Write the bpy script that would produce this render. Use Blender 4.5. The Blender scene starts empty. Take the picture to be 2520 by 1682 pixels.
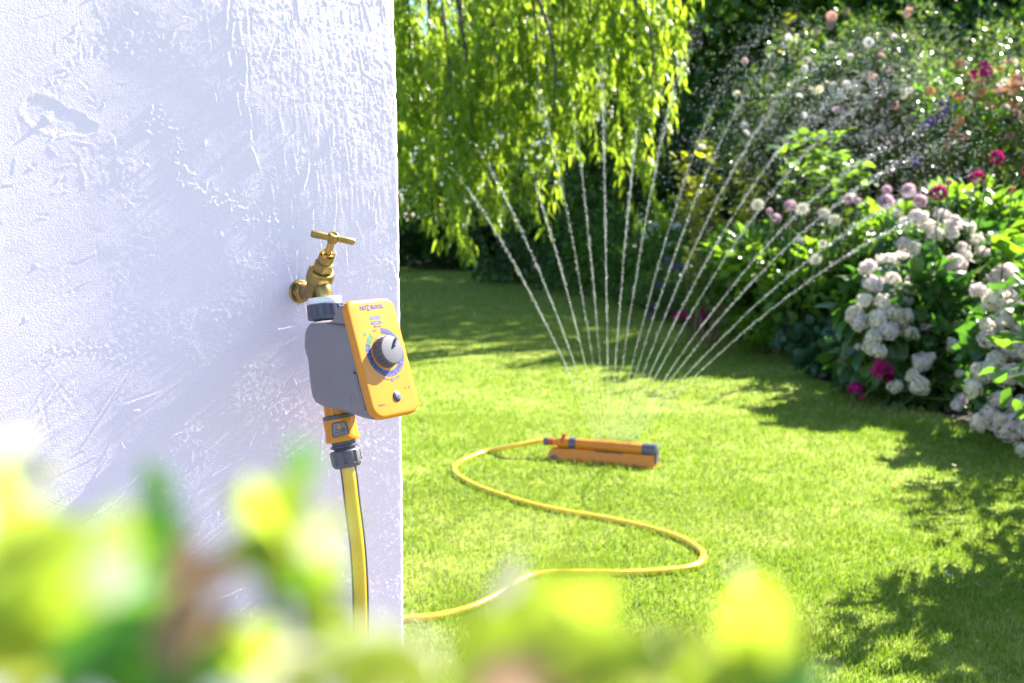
import bpy, math, random
import numpy as np
from mathutils import Matrix, Vector

# ------------------------------------------------------------------ camera, world, sun, exposure
S = bpy.context.scene
COL = S.collection
CAM_H, PITCH, FPX, IW, IH = 0.95, math.radians(6.54), 2450.0, 2520.0, 1682.0
cam = bpy.data.cameras.new('camera'); camo = bpy.data.objects.new('camera', cam); COL.objects.link(camo)
camo.location = (0, 0, CAM_H); camo.rotation_euler = (math.radians(90) - PITCH, 0, 0)
cam.sensor_width = 36.0; cam.lens = 35.0; cam.clip_start = 0.01; cam.clip_end = 800
cam.dof.use_dof = True; cam.dof.focus_distance = 1.33; cam.dof.aperture_fstop = 6.3
S.camera = camo
SUN_AZ, SUN_EL = math.radians(41.8), math.radians(39.5)        # azimuth counted from +X towards +Y
sun_dir = Vector((math.cos(SUN_AZ) * math.cos(SUN_EL), math.sin(SUN_AZ) * math.cos(SUN_EL), math.sin(SUN_EL)))
wd = bpy.data.worlds.new('World'); S.world = wd; wd.use_nodes = True
nt = wd.node_tree; bg = nt.nodes['Background']; sky = nt.nodes.new('ShaderNodeTexSky')
sky.sky_type = 'NISHITA'; sky.sun_disc = False; sky.sun_elevation = SUN_EL
sky.sun_rotation = math.pi / 2 - SUN_AZ; sky.air_density = 1.0; sky.dust_density = 0.6; sky.ozone_density = 3.0
nt.links.new(sky.outputs[0], bg.inputs[0]); bg.inputs[1].default_value = 0.07
sl = bpy.data.lights.new('sun', 'SUN'); sl.energy = 5.0; sl.angle = math.radians(0.5); sl.color = (1.0, 0.94, 0.84)
so = bpy.data.objects.new('sun', sl); COL.objects.link(so)
so.rotation_euler = sun_dir.to_track_quat('Z', 'Y').to_euler(); so.location = (6, 5, 8)
vs = S.view_settings; vs.view_transform = 'Standard'; vs.look = 'None'; vs.gamma = 1.0; vs.use_curve_mapping = False
vs.exposure = 2.45
S.cycles.max_bounces = 8; S.cycles.transparent_max_bounces = 24; S.cycles.use_denoising = True
S.cycles.caustics_reflective = False; S.cycles.caustics_refractive = False; S.cycles.sample_clamp_indirect = 6.0

# ------------------------------------------------------------------ placing helpers
C0 = np.array([0, 0, CAM_H])
FW = np.array([0, math.cos(PITCH), -math.sin(PITCH)]); UC = np.array([0, math.sin(PITCH), math.cos(PITCH)]); XR = np.array([1.0, 0, 0])
def ray(px, py): return XR * (px - IW / 2) / FPX + FW + UC * (IH / 2 - py) / FPX
def at(px, py, y):
    r = ray(px, py); return C0 + r * (y / r[1])
def ground(px, py, z=0.0):
    r = ray(px, py); return C0 + r * ((z - CAM_H) / r[2])
R = np.random.default_rng(7)
random.seed(7)

# ------------------------------------------------------------------ object helpers
def tag(o, label=None, cat=None, group=None, kind=None):
    if label: o['label'] = label
    if cat: o['category'] = cat
    if group: o['group'] = group
    if kind: o['kind'] = kind
    return o
def empty(name, loc=(0, 0, 0), mat=None):
    o = bpy.data.objects.new(name, None); COL.objects.link(o); o.empty_display_size = 0.05
    if mat is not None: o.matrix_world = mat
    else: o.location = loc
    return o
def link(name, me, parent=None, loc=None, mat4=None):
    o = bpy.data.objects.new(name, me); COL.objects.link(o)
    if parent is not None: o.parent = parent
    if mat4 is not None: o.matrix_local = mat4
    elif loc is not None: o.location = loc
    return o
def mk_mesh(name, V, F, mat, smooth=True, ang=35):
    me = bpy.data.meshes.new(name); me.from_pydata([tuple(map(float, v)) for v in V], [], [tuple(map(int, q)) for q in F])
    me.materials.append(mat); me.update()
    if smooth:
        me.polygons.foreach_set('use_smooth', [True] * len(me.polygons))
        if ang < 180: me.set_sharp_from_angle(angle=math.radians(ang))
    return me
def part(name, VF, mat, parent=None, smooth=True, ang=35, **kw):
    return link(name, mk_mesh(name, VF[0], VF[1], mat, smooth, ang), parent, **kw)
def np_mesh(name, V, T, mat, tint=None, smooth=False):
    """fast triangle mesh; tint = one float per vertex"""
    V = np.asarray(V, np.float32); T = np.asarray(T, np.int32)
    me = bpy.data.meshes.new(name); k = T.shape[1]
    me.vertices.add(len(V)); me.vertices.foreach_set('co', V.ravel())
    me.loops.add(T.size); me.loops.foreach_set('vertex_index', T.ravel())
    me.polygons.add(len(T)); me.polygons.foreach_set('loop_start', np.arange(0, T.size, k, dtype=np.int32))
    me.polygons.foreach_set('loop_total', np.full(len(T), k, np.int32))
    if smooth: me.polygons.foreach_set('use_smooth', np.ones(len(T), bool))
    if tint is not None:
        a = me.attributes.new('tint', 'FLOAT', 'POINT'); a.data.foreach_set('value', np.asarray(tint, np.float32))
    me.materials.append(mat); me.update(calc_edges=True)
    return me
def join(*vfs):
    V, F, n = [], [], 0
    for v, f in vfs:
        V += [tuple(x) for x in v]; F += [tuple(i + n for i in q) for q in f]; n += len(v)
    return V, F
def xf(vf, M): return [tuple(M @ Vector(v)) for v in vf[0]], vf[1]
def frame(o, x, y, z):
    return Matrix(((x[0], y[0], z[0], o[0]), (x[1], y[1], z[1], o[1]), (x[2], y[2], z[2], o[2]), (0, 0, 0, 1)))
def axis_frame(o, d, side=(0, 1, 0)):
    d = Vector(d).normalized(); x = Vector(side) - d * Vector(side).dot(d)
    if x.length < 1e-4: x = Vector((1, 0, 0)) - d * d.x
    x.normalize(); return frame(o, x, d.cross(x), d)
def lathe(prof, seg=32, mod=None, cap=True):
    """prof: (r, z) rows; mod(r, z, angle) -> r"""
    V, F = [], []
    for r, z in prof:
        for k in range(seg):
            a = 2 * math.pi * k / seg; q = mod(r, z, a) if mod else r
            V.append((q * math.cos(a), q * math.sin(a), z))
    for i in range(len(prof) - 1):
        for k in range(seg):
            F.append((i * seg + k, i * seg + (k + 1) % seg, (i + 1) * seg + (k + 1) % seg, (i + 1) * seg + k))
    if cap: F += [tuple(range(seg - 1, -1, -1)), tuple(range((len(prof) - 1) * seg, len(prof) * seg))]
    return V, F
def loft(rows, cap=True):
    n = len(rows[0]); V = [p for r in rows for p in r]; F = []
    for i in range(len(rows) - 1):
        for k in range(n):
            F.append((i * n + k, i * n + (k + 1) % n, (i + 1) * n + (k + 1) % n, (i + 1) * n + k))
    if cap: F += [tuple(range(n - 1, -1, -1)), tuple(range((len(rows) - 1) * n, len(rows) * n))]
    return V, F
def rrect(x0, x1, y0, y1, rad, n=6):
    """rounded rectangle outline, rad = (r at x1y1, x0y1, x0y0, x1y0)"""
    if not hasattr(rad, '__len__'): rad = (rad,) * 4
    out = []
    for (cx, cy, r, a0) in ((x1 - rad[0], y1 - rad[0], rad[0], 0), (x0 + rad[1], y1 - rad[1], rad[1], 90), (x0 + rad[2], y0 + rad[2], rad[2], 180), (x1 - rad[3], y0 + rad[3], rad[3], 270)):
        for k in range(n + 1):
            a = math.radians(a0 + 90 * k / n); out.append((cx + r * math.cos(a), cy + r * math.sin(a)))
    return out
def tube(P, r, seg=10, cap=True):
    P = [Vector(p) for p in P]; n = len(P); rs = r if hasattr(r, '__len__') else [r] * n
    V, F = [], []; t0 = (P[1] - P[0]).normalized()
    x = Vector((0, 0, 1)) - t0 * t0.z
    if x.length < 1e-3: x = Vector((1, 0, 0)) - t0 * t0.x
    x.normalize()
    for i in range(n):
        t = (P[min(i + 1, n - 1)] - P[max(i - 1, 0)]).normalized()
        x = (x - t * x.dot(t)).normalized(); y = t.cross(x)
        for k in range(seg):
            a = 2 * math.pi * k / seg; V.append(tuple(P[i] + x * (rs[i] * math.cos(a)) + y * (rs[i] * math.sin(a))))
    for i in range(n - 1):
        for k in range(seg): F.append((i * seg + k, i * seg + (k + 1) % seg, (i + 1) * seg + (k + 1) % seg, (i + 1) * seg + k))
    if cap: F += [tuple(range(seg - 1, -1, -1)), tuple(range((n - 1) * seg, n * seg))]
    return V, F
def spline(P, n=12):
    P = [np.array(p, float) for p in P]; out = []
    for i in range(len(P) - 1):
        p0, p1, p2, p3 = P[max(i - 1, 0)], P[i], P[i + 1], P[min(i + 2, len(P) - 1)]
        for k in range(n):
            t = k / n; out.append(0.5 * (2 * p1 + (p2 - p0) * t + (2 * p0 - 5 * p1 + 4 * p2 - p3) * t * t + (3 * p1 - p0 - 3 * p2 + p3) * t ** 3))
    out.append(P[-1]); return out

# ------------------------------------------------------------------ materials
def mat(name, col, rough=0.5, metal=0.0, spec=0.5, noise=None, bump=None, coat=0.0):
    m = bpy.data.materials.new(name); m.use_nodes = True; t = m.node_tree; b = t.nodes['Principled BSDF']
    b.inputs['Base Color'].default_value = (*col, 1); b.inputs['Roughness'].default_value = rough
    b.inputs['Metallic'].default_value = metal; b.inputs['Specular IOR Level'].default_value = spec; b.inputs['Coat Weight'].default_value = coat
    tc = t.nodes.new('ShaderNodeTexCoord')
    if noise:
        sc, amt = noise
        n = t.nodes.new('ShaderNodeTexNoise'); n.inputs['Scale'].default_value = sc; n.inputs['Detail'].default_value = 5
        t.links.new(tc.outputs['Object'], n.inputs['Vector'])
        r = t.nodes.new('ShaderNodeValToRGB'); r.color_ramp.elements[0].position = 0.3; r.color_ramp.elements[1].position = 0.7
        r.color_ramp.elements[0].color = (*[c * (1 - amt) for c in col], 1); r.color_ramp.elements[1].color = (*[min(1, c * (1 + amt)) for c in col], 1)
        t.links.new(n.outputs[0], r.inputs[0]); t.links.new(r.outputs[0], b.inputs['Base Color'])
        mr = t.nodes.new('ShaderNodeMapRange'); mr.inputs[3].default_value = max(0, rough - 0.1); mr.inputs[4].default_value = min(1, rough + 0.12)
        t.links.new(n.outputs[0], mr.inputs[0]); t.links.new(mr.outputs[0], b.inputs['Roughness'])
    if bump:
        sc, st, dist = bump
        n2 = t.nodes.new('ShaderNodeTexNoise'); n2.inputs['Scale'].default_value = sc; n2.inputs['Detail'].default_value = 4
        t.links.new(tc.outputs['Object'], n2.inputs['Vector'])
        bp = t.nodes.new('ShaderNodeBump'); bp.inputs['Strength'].default_value = st; bp.inputs['Distance'].default_value = dist
        t.links.new(n2.outputs[0], bp.inputs['Height']); t.links.new(bp.outputs[0], b.inputs['Normal'])
    return m
def leafmat(name, c0, c1, c2, trans, tmix=0.45, rough=0.4, spec=0.5):
    """leaf: tint attribute picks between three leaf colours; light passes through"""
    m = bpy.data.materials.new(name); m.use_nodes = True; t = m.node_tree; b = t.nodes['Principled BSDF']; o = t.nodes['Material Output']
    a = t.nodes.new('ShaderNodeAttribute'); a.attribute_name = 'tint'
    r = t.nodes.new('ShaderNodeValToRGB'); e = r.color_ramp.elements
    e[0].position = 0; e[0].color = (*c0, 1); e[1].position = 1; e[1].color = (*c2, 1)
    k = e.new(0.5); k.color = (*c1, 1)
    t.links.new(a.outputs['Fac'], r.inputs[0]); t.links.new(r.outputs[0], b.inputs['Base Color'])
    b.inputs['Roughness'].default_value = rough; b.inputs['Specular IOR Level'].default_value = spec
    tr = t.nodes.new('ShaderNodeBsdfTranslucent'); mx = t.nodes.new('ShaderNodeMix'); mx.data_type = 'RGBA'; mx.blend_type = 'MIX'
    mx.inputs[0].default_value = 0.6; t.links.new(r.outputs[0], mx.inputs[6]); mx.inputs[7].default_value = (*trans, 1)
    t.links.new(mx.outputs[2], tr.inputs['Color'])
    ms = t.nodes.new('ShaderNodeMixShader'); ms.inputs[0].default_value = tmix
    t.links.new(b.outputs[0], ms.inputs[1]); t.links.new(tr.outputs[0], ms.inputs[2]); t.links.new(ms.outputs[0], o.inputs[0])
    return m
M = {}
M['brass'] = mat('brass', (0.31, 0.215, 0.072), 0.36, 0.9, noise=(90, 0.16), bump=(420, 0.25, 0.0006))
M['brass_bright'] = mat('brass_bright', (0.46, 0.32, 0.09), 0.24, 1.0, noise=(60, 0.1))
M['white_plastic'] = mat('white_plastic', (0.8, 0.8, 0.8), 0.4)
M['grey_plastic'] = mat('grey_plastic', (0.195, 0.178, 0.195), 0.5, spec=0.4, noise=(25, 0.05), bump=(1500, 0.12, 0.0003))
M['dial_plastic'] = mat('dial_plastic', (0.105, 0.10, 0.12), 0.5, spec=0.4, noise=(25, 0.05), bump=(1500, 0.12, 0.0003))
M['slate_plastic'] = mat('slate_plastic', (0.075, 0.075, 0.11), 0.42, spec=0.45, noise=(30, 0.08))
M['dark_plastic'] = mat('dark_plastic', (0.03, 0.03, 0.045), 0.45)
M['yellow_plastic'] = mat('yellow_plastic', (0.57, 0.215, 0.004), 0.33, spec=0.5, noise=(18, 0.03), bump=(1800, 0.06, 0.0002))
M['orange_plastic'] = mat('orange_plastic', (0.50, 0.168, 0.004), 0.5, noise=(20, 0.06))
M['red_plastic'] = mat('red_plastic', (0.42, 0.03, 0.02), 0.4)
M['print_blue'] = mat('print_blue', (0.008, 0.03, 0.17), 0.45)
M['print_navy'] = mat('print_navy', (0.008, 0.026, 0.17), 0.45)
M['print_mauve'] = mat('print_mauve', (0.045, 0.045, 0.15), 0.45)
M['print_green'] = mat('print_green', (0.015, 0.15, 0.02), 0.45)
M['print_white'] = mat('print_white', (0.24, 0.28, 0.40), 0.5)
M['print_dark'] = mat('print_dark', (0.02, 0.016, 0.02), 0.5)
M['seam'] = mat('seam', (0.015, 0.013, 0.015), 0.6)
M['hose_yellow'] = mat('hose_yellow', (0.72, 0.47, 0.03), 0.26, spec=0.8, noise=(40, 0.05))
M['hose_stripe'] = mat('hose_stripe', (0.09, 0.085, 0.11), 0.4)
M['bark'] = mat('bark', (0.06, 0.045, 0.03), 0.9, noise=(12, 0.4), bump=(30, 0.7, 0.02))
M['twig'] = mat('twig', (0.13, 0.10, 0.035), 0.8, noise=(20, 0.3))
M['green_stem'] = mat('green_stem', (0.07, 0.13, 0.025), 0.6, noise=(20, 0.3))
M['cane'] = mat('cane', (0.30, 0.19, 0.07), 0.6, noise=(15, 0.25))
M['petal_yellow'] = mat('petal_yellow', (0.55, 0.42, 0.04), 0.6)

L = {}
L['grass'] = leafmat('grass', (0.08, 0.165, 0.014), (0.158, 0.24, 0.028), (0.40, 0.39, 0.17), (0.33, 0.50, 0.02), 0.38, 0.5, 0.3)
L['willow'] = leafmat('willow', (0.03, 0.11, 0.015), (0.12, 0.21, 0.02), (0.28, 0.31, 0.03), (0.58, 0.80, 0.04), 0.58, 0.35, 0.5)
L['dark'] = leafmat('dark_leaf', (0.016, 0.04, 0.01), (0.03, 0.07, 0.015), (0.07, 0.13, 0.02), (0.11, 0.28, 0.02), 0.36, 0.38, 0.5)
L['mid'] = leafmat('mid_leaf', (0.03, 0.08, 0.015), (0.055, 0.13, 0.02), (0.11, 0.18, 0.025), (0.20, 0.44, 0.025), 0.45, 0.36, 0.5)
L['bright'] = leafmat('bright_leaf', (0.05, 0.12, 0.015), (0.08, 0.17, 0.02), (0.14, 0.22, 0.02), (0.3, 0.55, 0.015), 0.5, 0.36, 0.5)
L['lime'] = leafmat('lime_leaf', (0.13, 0.18, 0.012), (0.22, 0.25, 0.015), (0.3, 0.28, 0.02), (0.6, 0.66, 0.015), 0.5, 0.4, 0.4)
L['glossy'] = leafmat('glossy_leaf', (0.04, 0.08, 0.02), (0.07, 0.12, 0.03), (0.16, 0.19, 0.06), (0.2, 0.33, 0.03), 0.32, 0.16, 1.0)
L['hydrangea'] = leafmat('hydrangea_leaf', (0.025, 0.07, 0.015), (0.04, 0.1, 0.02), (0.08, 0.16, 0.03), (0.12, 0.34, 0.02), 0.35, 0.36, 0.5)
L['bluegreen'] = leafmat('bluegreen_leaf', (0.02, 0.06, 0.03), (0.035, 0.09, 0.045), (0.07, 0.14, 0.07), (0.08, 0.24, 0.05), 0.3, 0.4, 0.5)
L['box'] = leafmat('box_leaf', (0.14, 0.22, 0.015), (0.22, 0.28, 0.02), (0.36, 0.36, 0.06), (0.50, 0.68, 0.04), 0.58, 0.25, 0.5)
L['boxgreen'] = leafmat('box_green_leaf', (0.05, 0.16, 0.02), (0.08, 0.2, 0.025), (0.12, 0.24, 0.03), (0.16, 0.48, 0.03), 0.5, 0.3, 0.5)
L['boxbrown'] = leafmat('box_brown_leaf', (0.22, 0.12, 0.06), (0.3, 0.18, 0.1), (0.38, 0.25, 0.16), (0.5, 0.33, 0.2), 0.35, 0.5, 0.3)
L['boxhighlight'] = leafmat('box_highlight_leaf', (0.6, 0.58, 0.36), (0.66, 0.62, 0.44), (0.7, 0.66, 0.5), (0.75, 0.72, 0.5), 0.4, 0.4, 0.4)  # sun highlights and pale haze on the near shoots, painted as cream leaf colour
L['purple_leaf'] = leafmat('purple_leaf', (0.03, 0.02, 0.025), (0.05, 0.03, 0.03), (0.08, 0.05, 0.04), (0.1, 0.05, 0.04), 0.25, 0.5, 0.4)
def petal(name, c, t, mix=0.4):
    return leafmat(name, tuple(x * 0.85 for x in c), c, tuple(min(0.9, x * 1.1) for x in c), t, mix, 0.55, 0.2)
L['white_petal'] = petal('white_petal', (0.74, 0.70, 0.70), (0.8, 0.76, 0.7), 0.3)
L['mophead_petal'] = leafmat('mophead_petal', (0.50, 0.48, 0.30), (0.82, 0.765, 0.70), (0.88, 0.82, 0.74), (0.92, 0.83, 0.73), 0.48, 0.6, 0.15)
L['lilac_petal'] = leafmat('lilac_petal', (0.48, 0.46, 0.38), (0.74, 0.67, 0.69), (0.80, 0.73, 0.73), (0.86, 0.72, 0.70), 0.45, 0.6, 0.15)
L['cream_petal'] = petal('cream_petal', (0.78, 0.72, 0.58), (0.8, 0.75, 0.5), 0.3)
L['magenta_petal'] = petal('magenta_petal', (0.42, 0.012, 0.17), (0.6, 0.02, 0.25))
L['crimson_petal'] = petal('crimson_petal', (0.34, 0.006, 0.11), (0.5, 0.008, 0.16))
L['violet_petal'] = petal('violet_petal', (0.2, 0.07, 0.4), (0.3, 0.1, 0.5))
L['mauve_petal'] = petal('mauve_petal', (0.55, 0.38, 0.46), (0.6, 0.4, 0.45))
L['peach_petal'] = petal('peach_petal', (0.65, 0.3, 0.14), (0.7, 0.35, 0.15))
L['pink_petal'] = petal('pink_petal', (0.6, 0.35, 0.33), (0.65, 0.4, 0.35))

def water_mat():
    m = bpy.data.materials.new('water_drops'); m.use_nodes = True; t = m.node_tree; o = t.nodes['Material Output']; b = t.nodes['Principled BSDF']
    b.inputs['Base Color'].default_value = (1, 1, 1, 1); b.inputs['Roughness'].default_value = 0.05; b.inputs['IOR'].default_value = 1.33; b.inputs['Transmission Weight'].default_value = 1.0
    tr = t.nodes.new('ShaderNodeBsdfTranslucent'); tr.inputs[0].default_value = (0.8, 0.8, 0.82, 1)
    ms = t.nodes.new('ShaderNodeMixShader'); ms.inputs[0].default_value = 0.12
    t.links.new(b.outputs[0], ms.inputs[1]); t.links.new(tr.outputs[0], ms.inputs[2]); t.links.new(ms.outputs[0], o.inputs[0])
    return m
M['water'] = water_mat()

# ------------------------------------------------------------------ numpy noise
def vnoise(x, y, scale, seed):
    g = np.random.default_rng(seed).random((256, 256)).astype(np.float32); x = x / scale + 1000.37; y = y / scale + 1000.71
    i = np.floor(x).astype(int); j = np.floor(y).astype(int); u = x - i; v = y - j
    u = u * u * (3 - 2 * u); v = v * v * (3 - 2 * v); i %= 256; j %= 256; i1 = (i + 1) % 256; j1 = (j + 1) % 256
    return (g[i, j] * (1 - u) + g[i1, j] * u) * (1 - v) + (g[i, j1] * (1 - u) + g[i1, j1] * u) * v - 0.5
def smooth01(x): x = np.clip(x, 0, 1); return x * x * (3 - 2 * x)

# ------------------------------------------------------------------ ground: lawn and flower bed
BED_PX = [(700, 650), (975, 655), (1180, 660), (1320, 668), (1400, 690), (1470, 720), (1560, 748), (1640, 790), (1720, 812), (1810, 830), (1900, 842), (1958, 866), (1970, 895), (1985, 925), (2040, 945), (2110, 962), (2190, 985), (2270, 1005), (2340, 1030), (2400, 1058), (2470, 1085), (2540, 1110), (2640, 1180)]
bed_edge = [ground(*p)[:2] for p in BED_PX]
bed_poly = [(-60.0, 24.0)] + [tuple(p) for p in bed_edge] + [(1.92, 3.05), (1.75, 2.5), (1.62, 1.8), (1.7, 0.6), (4, 0.2), (30, 0.0), (60, 20), (60, 60), (-60, 60)]
bed_np = np.array(bed_poly)
def in_poly(x, y, poly):
    c = np.zeros(len(x), bool); n = len(poly); j = n - 1
    for i in range(n):
        xi, yi = poly[i]; xj, yj = poly[j]
        m = ((yi > y) != (yj > y)) & (x < (xj - xi) * (y - yi) / (yj - yi + 1e-12) + xi); c ^= m; j = i
    return c
def ground_mat(name, cols, scale, bump=0.5, far=None):
    m = bpy.data.materials.new(name); m.use_nodes = True; t = m.node_tree; b = t.nodes['Principled BSDF']; b.inputs['Roughness'].default_value = 0.9
    b.inputs['Specular IOR Level'].default_value = 0.15
    tc = t.nodes.new('ShaderNodeTexCoord'); n = t.nodes.new('ShaderNodeTexNoise'); n.inputs['Scale'].default_value = scale; n.inputs['Detail'].default_value = 9; n.inputs['Roughness'].default_value = 0.68
    t.links.new(tc.outputs['Object'], n.inputs['Vector']); r = t.nodes.new('ShaderNodeValToRGB'); e = r.color_ramp.elements
    e[0].position = 0.32; e[0].color = (*cols[0], 1); e[1].position = 0.7; e[1].color = (*cols[2], 1); k = e.new(0.5); k.color = (*cols[1], 1)
    t.links.new(n.outputs[0], r.inputs[0]); t.links.new(r.outputs[0], b.inputs['Base Color'])
    bp = t.nodes.new('ShaderNodeBump'); bp.inputs['Strength'].default_value = bump; bp.inputs['Distance'].default_value = 0.02
    t.links.new(n.outputs[0], bp.inputs['Height']); t.links.new(bp.outputs[0], b.inputs['Normal'])
    return m
M['turf'] = ground_mat('turf', ((0.09, 0.13, 0.016), (0.16, 0.21, 0.025), (0.25, 0.26, 0.06)), 9.0)
M['soil'] = ground_mat('soil', ((0.012, 0.009, 0.007), (0.03, 0.022, 0.015), (0.06, 0.045, 0.03)), 14.0, 1.0)
g = 400.0
lawn = part('lawn', ([(-g, -g, 0), (g, -g, 0), (g, g, 0), (-g, g, 0)], [(0, 1, 2, 3)]), M['turf'], smooth=False); tag(lawn, 'sunlit mown lawn with a curved edge along the flower border', kind='structure')
# bed: a gently raised soil sheet, triangulated as a fan strip from its outline
def bed_mesh():
    from mathutils.geometry import tessellate_polygon
    P = [Vector((x, y, 0.006)) for x, y in bed_poly]
    tris = tessellate_polygon([P]); return [tuple(p) for p in P], [tuple(t) for t in tris]
bed = part('flower_bed', bed_mesh(), M['soil'], smooth=False); tag(bed, 'dark soil of the curved flower border', kind='structure')

M['paving'] = ground_mat('paving', ((0.12, 0.115, 0.125), (0.16, 0.15, 0.165), (0.2, 0.185, 0.2)), 3.0, 0.2)
bounce_patio = part('bounce_patio', ([(-7, -9, 0.005), (1.3, -9, 0.005), (1.3, 1.2, 0.005), (0.75, 1.55, 0.005), (-0.2, 1.6, 0.005), (-7, 1.6, 0.005)], [tuple(range(6))]), M['paving'], smooth=False); tag(bounce_patio, 'unseen paving added on the near side of the wall to cut green bounce', kind='structure')  # added out of view so less green light bounces onto the wall
pit = part('planting_bed', ([(-0.36, -0.02, 0.009), (0.34, -0.02, 0.009), (0.34, 0.40, 0.009), (-0.36, 0.40, 0.009)], [(0, 1, 2, 3)]), M['soil'], smooth=False); tag(pit, 'soil of the planting pocket in the paving', kind='structure')
# grass blades (nobody could count them)
WO_, WU_ = at(737, 718, 1.33), (math.cos(math.radians(42)), math.sin(math.radians(42)))
def grass():
    Vs, Ts, tint = [], [], []; base = 0
    bands = [(1.85, 2.6, 34000, 1.0), (2.6, 3.6, 24000, 1.1), (3.6, 5.0, 12500, 1.35), (5.0, 7.2, 4500, 1.9), (7.2, 10.5, 1500, 2.2), (10.5, 23.0, 420, 3.6)]
    for y0, y1, dens, sz in bands:
        x0 = (-0.24 if y0 < 2.5 else -0.62) * y1; x1 = 0.60 * y1; n = int((y1 - y0) * (x1 - x0) * dens)
        x = R.uniform(x0, x1, n); y = R.uniform(y0, y1, n)
        k = ((x / y > -0.24) | ((R.random(n) < 0.3) & (x / y > -0.62) & (((x - WO_[0]) * WU_[1] - (y - WO_[1]) * WU_[0] < -0.3) | (x > -0.2)))) & (x / y < 0.6) & ~in_poly(x, y, bed_poly)
        # thinner where the turf is worn
        worn = vnoise(x, y, 0.22, 5) + 0.5 * vnoise(x, y, 0.07, 6)
        k &= R.random(n) < np.clip(0.92 - 0.9 * np.maximum(worn, 0), 0.25, 1)
        x, y, worn = x[k], y[k], worn[k]; n = len(x)
        h = R.uniform(0.008, 0.021, n) * (0.8 + 0.2 * sz) * (1 + 0.5 * vnoise(x, y, 0.12, 8)); w = R.uniform(0.0009, 0.0018, n) * sz
        a = R.uniform(0, 2 * np.pi, n); lean = R.uniform(0.1, 1.0, n); la = R.uniform(0, 2 * np.pi, n)
        dx, dy = np.cos(a) * w, np.sin(a) * w; lx, ly = np.cos(la) * lean * h, np.sin(la) * lean * h
        z0 = np.full(n, -0.002)
        V = np.stack([np.stack([x - dx, y - dy, z0], 1), np.stack([x + dx, y + dy, z0], 1),
                      np.stack([x + dx * .7 + lx * .35, y + dy * .7 + ly * .35, h * .62], 1), np.stack([x - dx * .7 + lx * .35, y - dy * .7 + ly * .35, h * .62], 1),
                      np.stack([x + lx, y + ly, h], 1)], 1).reshape(-1, 3)
        b = base + np.arange(n)[:, None] * 5
        T = np.concatenate([b + np.array([0, 1, 2]), b + np.array([0, 2, 3]), b + np.array([3, 2, 4])], 0)
        tn = np.clip(0.46 + 0.5 * vnoise(x, y, 0.5, 9) + 0.5 * worn + R.normal(0, 0.17, n), 0, 1); tn = np.where(R.random(n) < 0.06, 1.0, tn)
        Vs.append(V); Ts.append(T); tint.append(np.repeat(tn, 5)); base += n * 5
    me = np_mesh('grass', np.concatenate(Vs), np.concatenate(Ts), L['grass'], np.concatenate(tint))
    return tag(link('grass', me), 'short bright green grass blades growing all over the lawn', 'grass', kind='stuff')
grass()

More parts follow.
